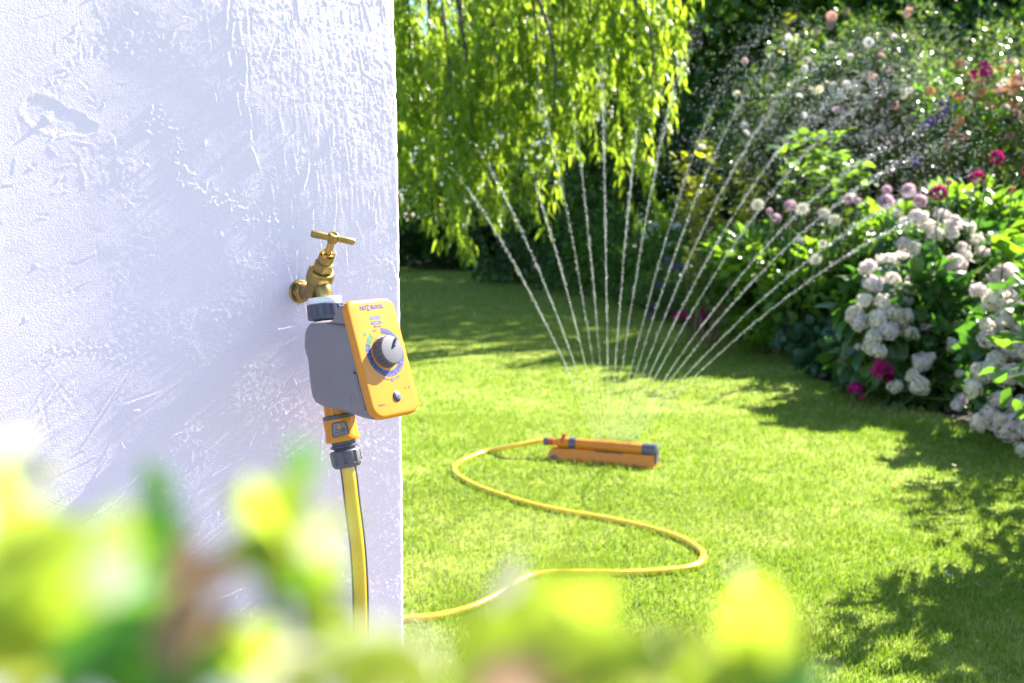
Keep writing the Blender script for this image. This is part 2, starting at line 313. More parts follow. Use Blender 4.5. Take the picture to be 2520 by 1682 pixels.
# ------------------------------------------------------------------ rendered wall
WA = math.radians(42.0)
WU = np.array([math.cos(WA), math.sin(WA), 0]); WN = np.array([math.sin(WA), -math.cos(WA), 0]); WO = at(737, 718, 1.33)
def wall_frame(): return frame(WO, WU, WN, (0, 0, 1))
def build_wall():
    ue = 0.1645
    us = np.concatenate([[-2.2, -1.2, -0.7, -0.5], np.arange(-0.425, ue - 0.0025, 0.00165)])
    zs = np.concatenate([[-WO[2], -0.75], np.arange(-0.66, 0.45, 0.00165), [0.55, 0.9, 1.75]])
    Ug, Zg = np.meshgrid(us, zs, indexing='ij'); shp = Ug.shape
    q1 = np.maximum(0, 0.6 * Ug + 0.8 * Zg - 0.14); q2 = np.maximum(0, -0.22 - Ug); q3 = np.maximum(0, -0.25 - Zg + 0.5 * Ug)
    H = -0.065 * np.minimum(q1, 0.4) ** 2 + 0.10 * np.minimum(q2, 0.25) ** 2 - 0.02 * np.minimum(q3, 0.4) ** 2  # bow added so upper right and left edge turn towards the sun
    H += 0.0008 * vnoise(Ug, Zg, 0.17, 1) + 0.0003 * vnoise(Ug, Zg, 0.07, 2) + 0.00014 * vnoise(Ug, Zg, 0.03, 3)
    # rough float-finish patches: upper right, lower right, plus noise-driven ones
    m = smooth01((Ug - 0.0) / 0.10) * smooth01((Zg - 0.10) / 0.12)
    m = np.maximum(m, smooth01((Ug + 0.0) / 0.06) * smooth01((-0.04 - Zg) / 0.08))
    m = np.maximum(m, smooth01((Ug + 0.16) / 0.12) * smooth01((Zg - 0.2) / 0.12) * 0.8)
    m = np.maximum(m, smooth01((-0.34 - Zg + 0.3 * Ug) / 0.1) * 0.5)
    m = np.maximum(m, smooth01((vnoise(Ug, Zg, 0.07, 4) - 0.12) / 0.2) * 0.7) * (0.45 + 0.9 * (vnoise(Ug, Zg, 0.035, 10) + 0.4))
    m = np.clip(m, 0, 1)
    H += (0.10 + 0.60 * m) * (0.00012 * vnoise(Ug, Zg, 0.0056, 11) + 0.00040 * vnoise(Ug, Zg, 0.0034, 12))
    H += 0.00010 * smooth01((vnoise(Ug, Zg, 0.0045, 14) - 0.30) / 0.12) * (0.08 + 0.8 * m)
    # trowel drags: streaky noise stretched along the stroke
    c, s = math.cos(math.radians(33)), math.sin(math.radians(33))
    A = Ug * c + Zg * s; B = -Ug * s + Zg * c
    low = smooth01((0.02 - Zg - 0.25 * (Ug + 0.2)) / 0.2)
    H += 0.00040 * low * np.maximum(vnoise(A, B * 12, 0.05, 21), -0.15)
    vert = smooth01((Ug + 0.1) / 0.15) * smooth01((Zg + 0.05) / 0.2)
    H += 0.00011 * vert * (vnoise(Ug * 14 + 0.6 * Zg, Zg, 0.04, 22) + 0.8 * vnoise(Ug * 6 + Zg, Zg, 0.018, 24))
    H += 0.00016 * (1 - low) * vnoise(A * 1.0, B * 6, 0.045, 23)
    rg = np.random.default_rng(3)
    ui = lambda v: int(np.searchsorted(us, v)); zi = lambda v: int(np.searchsorted(zs, v))
    def stroke(u, z, ang, ln, wd, dp):
        ex = abs(math.cos(ang)) * ln / 2 + 3 * wd; ez = abs(math.sin(ang)) * ln / 2 + 3 * wd
        i0, i1, j0, j1 = ui(u - ex), ui(u + ex), zi(z - ez), zi(z + ez)
        if i1 <= i0 or j1 <= j0: return
        a = (Ug[i0:i1, j0:j1] - u) * math.cos(ang) + (Zg[i0:i1, j0:j1] - z) * math.sin(ang)
        b = -(Ug[i0:i1, j0:j1] - u) * math.sin(ang) + (Zg[i0:i1, j0:j1] - z) * math.cos(ang)
        b = b + 0.25 * wd * np.sin(a / wd * 0.4 + u * 90)
        H[i0:i1, j0:j1] += dp * np.exp(-(b / wd) ** 2) * smooth01((ln / 2 - np.abs(a)) / (0.3 * ln)) - 0.6 * dp * np.exp(-((b - 2.2 * wd) / (1.2 * wd)) ** 2) * smooth01((ln / 2 - np.abs(a)) / (0.3 * ln))
    for _ in range(620):
        u, z = rg.uniform(-0.42, 0.16), rg.uniform(-0.62, 0.42)
        if z < 0.02 - 0.25 * (u + 0.2): ang = math.radians(rg.normal(35, 11)); ln = rg.uniform(0.015, 0.09)
        elif u > -0.12: ang = math.radians(rg.normal(94, 9)); ln = rg.uniform(0.012, 0.07)
        else: ang = math.radians(rg.uniform(0, 180)); ln = rg.uniform(0.006, 0.03)
        dk = 0.45 if u < -0.12 and z > -0.1 else 1.0
        if rg.random() < 0.12: ang = math.radians(rg.uniform(0, 180))
        stroke(u, z, ang, ln, rg.uniform(0.0007, 0.0015), rg.choice([-1, 1], p=[0.6, 0.4]) * rg.uniform(0.00008, 0.00032) * dk)
    for _ in range(120):                                     # blobs and pits
        u, z = rg.uniform(-0.42, 0.16), rg.uniform(-0.62, 0.42); stroke(u, z, rg.uniform(0, 3.1), rg.uniform(0.004, 0.011), rg.uniform(0.0010, 0.0022), rg.choice([-1, 1]) * rg.uniform(0.0001, 0.0005))
    # raised meandering skim edges
    for (pts, wd, dp) in (([(-0.20, 0.22), (-0.165, 0.19), (-0.16, 0.15), (-0.12, 0.118), (-0.06, 0.10), (-0.03, 0.09)], 0.005, 0.0016), ([(-0.10, 0.12), (-0.03, 0.15), (0.03, 0.17), (0.07, 0.19)], 0.002, 0.0008),
                          ([(-0.30, 0.24), (-0.28, 0.27), (-0.27, 0.31)], 0.003, -0.0005), ([(0.10, 0.26), (0.13, 0.18), (0.115, 0.12), (0.15, 0.06)], 0.002, 0.0007), ([(-0.33, -0.06), (-0.27, -0.055), (-0.24, -0.07)], 0.003, 0.001)):
        q = spline([(a_, b_, 0) for a_, b_ in pts], 10)
        for i in range(len(q) - 1):
            d = q[i + 1] - q[i]
            for _ in range(4):
                stroke((q[i][0] + q[i + 1][0]) / 2 + rg.normal(0, wd * 1.6), (q[i][1] + q[i + 1][1]) / 2 + rg.normal(0, wd * 1.6), math.atan2(d[1], d[0]) + rg.normal(0, 0.9), rg.uniform(0.003, 0.012), wd * rg.uniform(0.15, 0.4), dp * rg.uniform(0.05, 0.28) * (1 if rg.random() < .75 else -1))
    # shallow filled hole near the left edge: oval recess with a nub in it
    du, dz = Ug + 0.298, Zg - 0.205; dz2 = dz + 0.18 * du
    rr = np.sqrt((du / 0.036) ** 2 + (dz2 / (0.0165 - 0.13 * np.clip(du, -0.03, 0.036))) ** 2) + 0.4 * vnoise(Ug, Zg, 0.014, 31) + 0.25 * vnoise(Ug, Zg, 0.005, 32)
    H -= 0.00022 * smooth01((1.08 - rr) / 0.16); H += 0.00008 * np.exp(-((rr - 1.15) / 0.1) ** 2)
    H += 0.0012 * np.exp(-((Ug + 0.309) ** 2 + (Zg - 0.204) ** 2) / 0.0028 ** 2)
    # keep the tap flange seated
    H = np.where(Ug < -0.45, 0, H)
    U2 = Ug.copy(); nu, nz = shp
    # corner arris with small chips, then the end face and the back
    edge = 0.45 * (0.0018 * vnoise(np.full(nz, 0.3), zs, 0.02, 41) + 0.0022 * vnoise(np.full(nz, 0.9), zs, 0.006, 42) - 0.0028 * smooth01((vnoise(np.full(nz, 0.2), zs, 0.014, 44) - 0.2) / 0.15) + 0.003 * vnoise(np.full(nz, 0.5), zs, 0.12, 43))
    extra = [(ue + edge - 0.0008, H[-1] - 0.0006), (ue + edge, H[-1] - 0.0025), (ue + edge * 0.6, np.full(nz, -0.012)), (np.full(nz, ue), np.full(nz, -0.30)), (np.full(nz, -2.2), np.full(nz, -0.30))]
    V = [np.stack([U2[i], H[i], zs], 1) for i in range(nu)] + [np.stack([eu, eh, zs], 1) for eu, eh in extra]
    V = np.concatenate(V); nu2 = nu + len(extra)
    i, j = np.meshgrid(np.arange(nu2 - 1), np.arange(nz - 1), indexing='ij'); b = (i * nz + j).ravel()
    Q = np.stack([b, b + nz, b + nz + 1, b + 1], 1)
    return V, Q
wm = mat('white_masonry_paint', (0.785, 0.68, 0.81), 0.6, spec=0.35, bump=(520, 0.75, 0.0013))
wV, wQ = build_wall()
wme = np_mesh('house_wall', wV, wQ, wm, smooth=True)
wall = link('house_wall', wme); wall.matrix_world = wall_frame()
tag(wall, 'rough white rendered wall end with trowel marks, carrying the brass tap', 'wall', kind='thing')

# ------------------------------------------------------------------ brass tap (local frame: u along wall, n out of wall, z up; millimetres)
MM = 0.001
def mm(vf): return [(v[0] * MM, v[1] * MM, v[2] * MM) for v in vf[0]], vf[1]
tap = empty('brass_tap', mat=wall_frame())
tag(tap, 'old brass garden tap with T-bar handle screwed into the white wall', 'tap')
def add(name, vf, m, parent, **kw): return part(name, mm(vf), m, parent, **kw)
NF = axis_frame((0, 0, 0), (0, 1, 0), (1, 0, 0))
add('wall_flange', xf(lathe([(13, -2), (15.5, -2), (15.7, 1.5), (14.5, 3.2), (10, 3.6)], 36), NF), M['brass'], tap)
add('hex_collar', xf(join(lathe([(12.2, 3.2), (14, 4.2), (14, 10), (12.4, 11.4)], 6), lathe([(11.6, 10.5), (12, 13), (10.4, 15)], 28)), NF), M['brass'], tap, ang=25)
sd = Vector((0, 0.551, 0.834)).normalized(); SF = axis_frame((0, 38.6, 0), sd, (1, 0, 0))
body = join(xf(lathe([(10.2, 12), (9.8, 22), (11.2, 32), (12.6, 40), (11, 47), (6, 51)], 30), NF),
            xf(lathe([(9.5, -10), (13, -2), (13.6, 8), (14.4, 16)], 34), SF),
            tube(spline([(0, 42, 6), (0, 52, 8.5), (0, 59.5, 7), (0, 62.3, 1), (0, 62.5, -8)], 6), 10.6, 28))
tb = add('body', body, M['brass'], tap, ang=50)
add('bonnet', xf(lathe([(13.5, 15), (16.6, 18.5), (17.5, 21.5), (17.6, 31), (17.2, 34.2), (15.8, 36), (11.5, 36.6)], 44), SF), M['brass'], tap, ang=40)
add('hex_nut', xf(join(lathe([(12.9, 36.2), (13.4, 37), (13.4, 45), (12.6, 46)], 6), lathe([(11.8, 45), (11.8, 48.6), (10.8, 49.4)], 30)), SF), M['brass'], tap, ang=25)
add('gland', xf(lathe([(9.9, 48.5), (10, 58.5), (9.2, 59.4), (6, 59.5)], 32), SF), M['brass'], tap)
crown = []
for k in range(5):
    a = 2 * math.pi * k / 5
    crown.append(xf(loft([[(6.2, -2.6, 59), (9.6, -3.1, 59), (9.6, 3.1, 59), (6.2, 2.6, 59)], [(6.2, -2.4, 63.5), (9.4, -2.9, 63.5), (9.4, 2.9, 63.5), (6.2, 2.4, 63.5)]]), Matrix.Rotation(a, 4, 'Z')))
add('gland_nut', xf(join(lathe([(6.6, 58), (6.6, 61.5), (4, 62)], 24), *crown), SF), M['brass_bright'], tap, ang=25)
add('spindle', xf(lathe([(4.9, 60), (4.7, 70), (4.5, 84)], 24), SF), M['brass_bright'], tap)
bar_d = SF.to_3x3() @ Vector((0, 0, 1)); q = Vector((0, 0.834, -0.551)); bd = (Vector((1, 0, 0)) * math.cos(math.radians(20)) + q * math.sin(math.radians(20))).normalized()
hc = SF @ Vector((0, 0, 86.5))
handle = add('tee_handle', xf(join(lathe([(2, -28.5), (3.9, -28), (4.7, -25.5), (4.6, -8), (4.2, 0), (4.4, 14), (4.5, 26), (3.8, 28), (1.5, 28.4)], 24)), axis_frame(hc, bd, (0, 0, 1))), M['brass'], tap)
add('hub', xf(lathe([(4.6, 79.5), (6.6, 81), (7.4, 84.5), (7.4, 89.5), (6.6, 92.2), (4.2, 92.6), (3.4, 91.2), (0.5, 91)], 28), SF), M['brass'], handle)

# text as real, very thin lettering
_dg = None
def text_vf(s, size, bold=0.0, depth=0.0):
    cu = bpy.data.curves.new('txt', 'FONT'); cu.body = s; cu.size = size; cu.align_x = 'CENTER'; cu.align_y = 'CENTER'; cu.resolution_u = 3; cu.offset = bold; cu.extrude = depth
    ob = bpy.data.objects.new('txt', cu); COL.objects.link(ob); dg = bpy.context.evaluated_depsgraph_get(); me = bpy.data.meshes.new_from_object(ob.evaluated_get(dg))
    V = [tuple(v.co) for v in me.vertices]; F = [tuple(p.vertices) for p in me.polygons]
    bpy.data.objects.remove(ob); bpy.data.curves.remove(cu); bpy.data.meshes.remove(me); return V, F

# ------------------------------------------------------------------ water timer
A2 = math.radians(52.0)
TU = np.array([math.cos(A2), math.sin(A2), 0]); TN = np.array([math.sin(A2), -math.cos(A2), 0])
TO = WO + WN * 0.0625 - np.array([0, 0, 0.005])
TF = frame(TO, TU, TN, (0, 0, 1))
timer = empty('water_timer', mat=TF)
tag(timer, 'grey and yellow water timer with round grey dial, hanging under the brass tap', 'water timer')
AX = Vector((0, 0.142, -0.99)).normalized(); AF = axis_frame((0, 0, 0), AX, (1, 0, 0))         # z of AF runs down the water path
def flute(n, depth, z0, z1, width=0.35, ph=0.0):
    def f(r, z, a):
        if z0 <= z <= z1:
            c = math.cos(n * (a + ph)); return r - depth * smooth01((c - (1 - 2 * width)) / (2 * width) * 2.0)
        return r
    return f
washer = add('washer_ring', xf(lathe([(11, -0.8), (20.6, -0.8), (21.4, 0.4), (21.4, 6.4), (20.8, 7.4), (18, 7.6)], 120, lambda r, z, a: r - (0.35 if (r > 20.9 and int(a / (2 * math.pi) * 120 + .5) % 2) else 0)), AF), M['white_plastic'], timer)
add('inlet_nut', xf(lathe([(18, 7.4), (22.4, 7.4), (23.3, 8.4), (23.5, 10), (23.5, 10.2), (23.8, 22.5), (23.8, 22.8), (23.9, 25.5), (23.0, 27.6), (20.5, 28.4), (17, 28.6)], 144, flute(16, 1.3, 10.1, 22.6, 0.3)), AF), M['slate_plastic'], timer, ang=30)
rows = []
def seam_n(z): return 76.4 + (-3.7 - z) * 0.352
for z, nb, w in ((-4.2, 71, 37.5), (-5.2, 69, 39.2), (-8, 66, 40.4), (-12, 62.5, 41), (-18, 57.5, 41.2), (-22, 53.5, 41.2), (-24.5, 49, 41), (-26, 40, 40), (-27, 20, 36.5), (-28.5, 8, 38.5), (-31, 2, 40), (-36, -3, 41), (-43, -6, 41.2), (-52, -7.5, 41.2), (-60, -8, 41.2), (-68, -6, 40.8), (-76, -3, 40.3),
                 (-84, -2, 40.3), (-100, 0, 40.8), (-115, 2.5, 41), (-124, 5, 40.6), (-129, 8.5, 39.8), (-132, 15, 38.6), (-133.6, 34, 38.5), (-134.6, 62, 39), (-136.2, 76, 38.6), (-138, 88, 37.5), (-139.6, 99, 35.5), (-140.4, 108, 32)):
    nf = seam_n(z); rb = min(25.0, (nf - nb) * 0.48, w - 4); rf = min(2.0, rb)
    rows.append([(x, y, z) for x, y in rrect(-w, w, nb, nf, (rf, rf, rb, rb), 7)])
bdy = add('casing', loft(rows[::-1]), M['grey_plastic'], timer, ang=52)
add('neck', xf(lathe([(16.5, 26), (16.8, 31), (18.5, 36), (22, 40)], 40), AF), M['grey_plastic'], bdy)
# front cover: frame with x = u, y = up the face, z = out of the face
FUP = Vector((0, -0.328, 0.945)).normalized(); FNN = Vector((0, 0.945, 0.328)).normalized(); FM = frame((0, 83.9, 0.3), (1, 0, 0), FUP, FNN)
def inset(i, h, top=2.5, bot=-148.0, w=42.0):
    return [(x, y, h) for x, y in rrect(-w + i, w - i, bot + i, top - i, (max(2, 15 - i), max(2, 15 - i), max(2, 19 - i), max(2, 19 - i)), 8)]
add('gasket', xf(loft([inset(1.2, -9.4), inset(1.2, -7.6)]), FM), M['seam'], timer)
cover = add('front_cover', xf(loft([inset(0.2, -8.6), inset(0.0, -8.0), inset(0.1, -5.0), inset(0.5, -3.0), inset(1.3, -1.6), inset(2.6, -0.6), inset(4.4, -0.1), inset(6.2, 0.0)]), FM), M['yellow_plastic'], timer, ang=60)
hz_ = [(98.2, -86), (101.2, -85.2), (116.5, -128), (113.6, -128.5)]
add('battery_hatch', loft([[(-40.6, a, b) for a, b in hz_], [(-41.75, a, b) for a, b in hz_]]), M['grey_plastic'], bdy, smooth=False)
add('hatch_seam', tube(spline([(-41.2, 113.5, -129), (-41.2, 98, -86.5), (-41.2, 99.2, -84.6), (-41.2, 101, -84.6)], 5), 0.45, 6), M['seam'], bdy)
add('recycling_mark', xf(join(loft([[(5 * math.cos(t / 20 * 6.2832) , 6 * math.sin(t / 20 * 6.2832), 0) for t in range(20)], [(4.5 * math.cos(t / 20 * 6.2832), 5.5 * math.sin(t / 20 * 6.2832), 0.25) for t in range(20)], [(4.2 * math.cos(t / 20 * 6.2832), 5.2 * math.sin(t / 20 * 6.2832), 0)for t in range(20)]], cap=False)), frame((-41.2, 95, -117), (0, 1, 0), (0, 0, 1), (-1, 0, 0))), M['grey_plastic'], bdy)
def face(x, fv, h=0.25, rot=0.0): return FM @ Matrix.Translation((x, -fv, h)) @ Matrix.Rotation(rot, 4, 'Z')
def scale_vf(vf, sx, sy): return [(v[0] * sx, v[1] * sy, v[2]) for v in vf[0]], vf[1]
def letters(name, s, size, x, fv, m, bold=0.0, rot=0.0, sx=1.0, h=0.25, parent=None):
    return add(name, xf(scale_vf(text_vf(s, size, bold), sx, 1), face(x, fv, h, rot)), m, parent or cover, smooth=False)
# maker's word with a taller Z
logo = join(xf(scale_vf(text_vf('HO', 6.8, 0.42), 1.0, 1), face(-14.6, 9.2)), xf(scale_vf(text_vf('Z', 10.2, 0.4), 0.8, 1), face(-6.3, 9.5)), xf(scale_vf(text_vf('ELOCK', 6.6, 0.42), 1.0, 1), face(8.6, 8.9)))
add('maker_lettering', logo, M['print_blue'], cover, smooth=False)
def pill(name, x, fv, w, hgt, m, hh=0.15):
    return add(name, xf(loft([[(a, b, 0) for a, b in rrect(-w / 2, w / 2, -hgt / 2, hgt / 2, hgt * 0.48, 5)], [(a, b, hh) for a, b in rrect(-w / 2, w / 2, -hgt / 2, hgt / 2, hgt * 0.48, 5)]]), face(x, fv, -0.05)), m, cover, smooth=False)
pill('frequency_label', 0.8, 22.6, 18.6, 4.1, M['print_mauve']); letters('frequency_lettering', 'Frequency', 3.7, 0.8, 22.6, M['print_white'], 0.05)
pill('duration_label', 1.2, 29.0, 18.6, 4.3, M['print_blue']); letters('duration_lettering', 'Duration', 3.9, 1.2, 29.0, M['print_white'], 0.06)
letters('minutes_lettering', 'Minutes', 3.7, 1.4, 33.6, M['print_dark'], 0.07)
DX, DV = 3.4, 67.0
def ring_seg(a0, a1, r0, r1, h, n=None):
    n = n or max(2, int(abs(a1 - a0) / 5)); P = []
    for rr in (r0, r1):
        for k in range(n + 1):
            a = math.radians(a0 + (a1 - a0) * k / n); P.append((rr * math.sin(a), rr * math.cos(a), h))
    return P, [(k, k + 1, n + 2 + k, n + 1 + k) for k in range(n)]
DM = face(DX, DV, 0.0)
add('dial_ring', xf(ring_seg(3, 297, 27.4, 31.2, 0.12), DM), M['print_mauve'], cover, smooth=False)
add('minute_ring', xf(ring_seg(3, 297, 23.6, 27.4, 0.13), DM), M['print_navy'], cover, smooth=False)
add('start_sector', xf(join(ring_seg(299, 327, 23.6, 31.0, 0.12), ), DM), M['print_green'], cover, smooth=False)
for a in (297.8, 274, 240, 196, 157, 124):
    add('division_line', xf(ring_seg(a - 0.5, a + 0.5, 23.6, 31.2, 0.16, 1), DM), M['print_white'], cover, smooth=False)
def dial_text(name, s, size, a, r, m, flip=True, bold=0.0):
    t = math.radians(a); rot = -t + (math.pi if flip else 0)
    return letters(name, s, size, DX + r * math.sin(t), DV - r * math.cos(t), m, bold, rot)
for s, a in (('6 hrs', 140), ('12 hrs', 177), ('48 hrs', 218), ('72 hrs', 257), ('7d', 286)): dial_text('hours_lettering', s, 3.0, a, 29.3, M['print_white'])
for s, a in (('2', 115), ('5', 133), ('2', 148), ('5', 165), ('10', 184), ('20', 207), ('30', 229), ('30', 247), ('60', 264), ('90', 286)): dial_text('minutes_number', s, 2.5, a, 25.5, M['print_white'])
dial_text('start_lettering', 'START', 2.6, 313, 28.8, M['print_white'], False); dial_text('time_lettering', 'TIME', 2.6, 313, 25.8, M['print_white'], False)
letters('off_lettering', 'OFF', 4.0, DX - 8.5, DV - 28.2, M['print_mauve'], 0.05)
dot = lambda n, x, fv, r, m: add(n, xf(lathe([(r, 0), (r, 0.2)], 20), face(x, fv, -0.02)), m, cover, smooth=False)
dot('step_one_dot', DX - 25.5, DV - 25.5, 2.6, M['print_green']); letters('step_number', '1', 3.2, DX - 25.5, DV - 25.5, M['print_white'], 0.1)
dot('step_two_dot', DX, DV + 35.2, 2.7, M['print_mauve']); letters('step_number', '2', 3.4, DX, DV + 35.2, M['print_white'], 0.1)
for sgn in (-1, 1):
    P = [(0, -0.55, 0.15), (0, 0.55, 0.15), (7, 0.55 + .4, 0.15), (7, 1.9, 0.15), (10.5, 0.6, 0.15), (7, -1.0, 0.15), (7, -.3, .15)]
    if sgn < 0: P = [(-a, b, c) for a, b, c in P]
    add('arrow_mark', xf((P, [tuple(range(7)) if sgn > 0 else tuple(range(6, -1, -1))]), face(DX + sgn * 4.2, DV + 34.6, 0.1, sgn * 0.2)), M['print_mauve'], cover, smooth=False)
dial = add('dial', xf(lathe([(20.2, -0.3), (20.2, 1.2), (19.4, 1.7), (19.2, 2.2), (18.5, 11.4), (18.2, 11.8), (17.2, 13.2), (14, 13.8), (0.6, 14.1)], 144, flute(20, 0.9, 1.9, 11.5, 0.28)), DM), M['dial_plastic'], cover, ang=32)
pm = DM @ Matrix.Rotation(math.radians(-38), 4, 'Z')
add('pointer', xf(loft([[(x, y, 13.5) for x, y in rrect(-2.0, 2.0, 3.5, 17.0, 1.9, 4)], [(x, y, 15.6) for x, y in rrect(-1.8, 1.8, 3.9, 16.8, 1.7, 4)], [(x, y, 16.5) for x, y in rrect(-1.0, 1.0, 5, 16.2, 0.9, 4)]]), pm), M['slate_plastic'], dial)
btn = add('select_button', xf(lathe([(6.9, -0.2), (6.9, 0.3), (6.2, 0.7), (6.0, 0.4), (5.7, 1.2), (4.5, 2.0), (2.5, 2.5), (0.3, 2.6)], 36), face(4.2, 123.6, 0.0)), M['slate_plastic'], cover)
def drop_ring(s): 
    P = []
    for rr in (1.0, 0.72):
        for k in range(16):
            a = 2 * math.pi * k / 16; y = math.cos(a); x = math.sin(a) * (1 - 0.45 * max(0, y)); P.append((x * s * rr, (y * 1.3 - 0.1) * s * rr, 0))
    return P, [(k, (k + 1) % 16, 16 + (k + 1) % 16, 16 + k) for k in range(16)]
add('water_drop_mark', join(xf(drop_ring(1.25), face(2.2, 122.4, 2.55)), xf(drop_ring(2.0), face(5.9, 124.6, 2.5))), M['print_white'], btn, smooth=False)
letters('select_lettering', 'Select', 4.6, -24.5, 130.5, M['print_dark'], 0.03)
add('indicator_hole', xf(([(-1.2, -1.5, 0), (1.3, 0, 0), (-1.2, 1.5, 0)], [(0, 1, 2)]), face(21.5, 115.5, 0.2)), M['print_dark'], cover, smooth=False)
letters('indicator_lettering', '60', 4.0, 28.5, 115.0, M['print_mauve'], 0.03)
OX = Vector((0, 23, -96)).normalized(); OF = axis_frame((0, 17.5, -131), OX, (1, 0, 0))
add('outlet_thread', xf(lathe([(13, -6), (13.5, 3), (13.5, 6)], 32), OF), M['slate_plastic'], timer)
add('outlet_collar', xf(lathe([(13, 2.6), (15.8, 2.8), (16.8, 4), (16.9, 5), (17.4, 18), (17.6, 20), (17.2, 21)], 120, flute(10, 1.2, 4.9, 18.2, 0.25)), OF), M['yellow_plastic'], timer, ang=32)

# ------------------------------------------------------------------ snap-on hose connector (its own thing)
conn = empty('hose_connector', mat=TF); tag(conn, 'yellow and grey snap-on hose connector between the water timer and the hose', 'hose connector')
add('dark_ring', xf(lathe([(15, 19.5), (19.6, 20), (20.6, 21), (20.8, 24.2), (20, 25)], 48), OF), M['slate_plastic'], conn)
add('sleeve', xf(lathe([(18, 24.6), (20.4, 25), (21, 26.5), (20.8, 34), (20.6, 40), (21.3, 46), (22.2, 49.5), (22, 53), (21.2, 54.6), (16, 55)], 64, lambda r, z, a: r - (1.6 * smooth01((math.cos(2 * (a - 0.6)) - 0.75) / 0.2) if 27 < z < 47 else 0)), OF), M['yellow_plastic'], conn, ang=40)
ba = math.atan2((OF.to_3x3().inverted() @ Vector((-0.74, 0.67, 0))).y, (OF.to_3x3().inverted() @ Vector((-0.74, 0.67, 0))).x) + 0.06
def on_cyl(a, z, r): return (r * math.cos(ba + a), r * math.sin(ba + a), z)
def patch(outline, r, thick):
    top = [on_cyl(x / r, z, r + thick) for x, z in outline]; bot = [on_cyl(x / r, z, r - 2) for x, z in outline]; mid = [on_cyl(0.0, sum(z for _, z in outline) / len(outline), r + thick + .5)]
    n = len(outline); V = bot + top + mid
    return V, [(k, (k + 1) % n, n + (k + 1) % n, n + k) for k in range(n)] + [(n + k, n + (k + 1) % n, 2 * n) for k in range(n)]
def button_outline(sx=1.0, sz=1.0):
    out = []
    for x, z in rrect(-11.5, 11.5, 29, 49, (4, 4, 4, 4), 5):
        w = 0.82 + 0.2 * (z - 29) / 20; out.append((x * w * sx, 39 + (z - 39) * sz))
    return out
gb = add('grip_button', xf(patch(button_outline(), 20.9, 0.7), OF), M['slate_plastic'], conn, ang=30)
add('grip_pad', xf(patch(button_outline(0.82, 0.84), 21.3, 0.8), OF), M['grey_plastic'], gb, ang=30)
add('arrow_tab', xf(patch([(-1.6, 31.5), (1.6, 31.5), (1.7, 36), (2.2, 36.5), (0, 39), (-2.2, 36.5), (-1.7, 36)], 22.3, 0.5), OF), M['yellow_plastic'], gb, ang=30)
for k, (x, z) in enumerate([(-5, 39), (5, 38.5), (-7, 42.5), (-3, 42), (1.5, 41), (5.5, 42), (-7, 46), (-3.2, 46), (1.2, 45), (5.5, 45.6), (8, 40)]):
    add('grip_dot', xf(patch([(x + 0.55 * math.cos(t), z + 0.55 * math.sin(t)) for t in np.arange(6) * 1.047], 21.95, 0.45), OF), M['dark_plastic'], gb, smooth=False)
add('collar_neck', xf(lathe([(14, 54), (15.5, 55), (15.2, 59.5), (17.6, 60.2), (17.8, 62), (17, 63), (13.6, 64), (13.4, 67)], 44), OF), M['slate_plastic'], conn)
add('clamp_nut', xf(lathe([(14, 66.2), (18.6, 66.6), (19.6, 68), (19.8, 69.2), (19.6, 83), (19.4, 84), (18.2, 86.5), (16, 89), (11, 89.4)], 120, flute(9, 1.7, 69.1, 83.1, 0.24, 0.25)), OF), M['dial_plastic'], conn, ang=32)

# ------------------------------------------------------------------ yellow hose: down the wall, round the corner and over the lawn to the sprinkler
def tw(u, n, z): return np.array(TF @ Vector((u * MM, n * MM, z * MM)))
SL, SR = ground(1349, 1131), ground(1608, 1155)
LD = SR - SL; SLEN = np.linalg.norm(LD); LD = LD / SLEN; SW = np.array([LD[1], -LD[0], 0])     # SW points towards the viewer
SF4 = frame(SL + SW * -0.04, LD, -SW, (0, 0, 1))
inlet = np.array(SF4 @ Vector((-0.03, 0, 0.062)))
e0, e1 = np.array(TF @ (OF @ Vector((0, 0, 80)) * MM)), np.array(TF @ (OF @ Vector((0, 0, 100)) * MM))
down = [e0, e1, tw(0, 45.5, -262), tw(0, 54, -318), tw(0, 57.5, -376), tw(0, 57, -452), tw(2, 52, -560), tw(10, 50, -700), tw(30, 60, -800)]
corner = WO + WU * 0.1645
gz = 0.008
gp = lambda x, y, z=gz: np.array([x, y, z])
cor = [gp(*(corner + WU * 0.05 + WN * 0.10)[:2]), gp(*(corner + WU * 0.10 + WN * 0.0)[:2]), gp(-0.10, 1.70), gp(-0.24, 1.93), gp(-0.385, 2.17), gp(-0.375, 2.36)]
lawn_px = [(940, 1531), (1000, 1524), (1073, 1518), (1158, 1497), (1234, 1461), (1277, 1432), (1320, 1416), (1395, 1411), (1545, 1411), (1641, 1405), (1706, 1395), (1729, 1376), (1722, 1354), (1674, 1325), (1588, 1298), (1491, 1277), (1341, 1250), (1212, 1212), (1137, 1178), (1118, 1153), (1142, 1132), (1200, 1111)]
lawn_pts = [ground(px, py, gz) for px, py in lawn_px]
end = [at(1262, 1099, inlet[1] - 0.0), inlet + (np.array(SF4 @ Vector((-0.07, 0, 0.062))) - inlet) * 0.8, inlet]
hp = spline(down + cor + lawn_pts + end, 9)
hose = part('garden_hose', tube(hp, 0.0101, 14), M['hose_yellow'], ang=180)
tag(hose, 'long yellow hose hanging below the timer and snaking across the lawn to the sprinkler', 'hose')
ns = 9 * 9
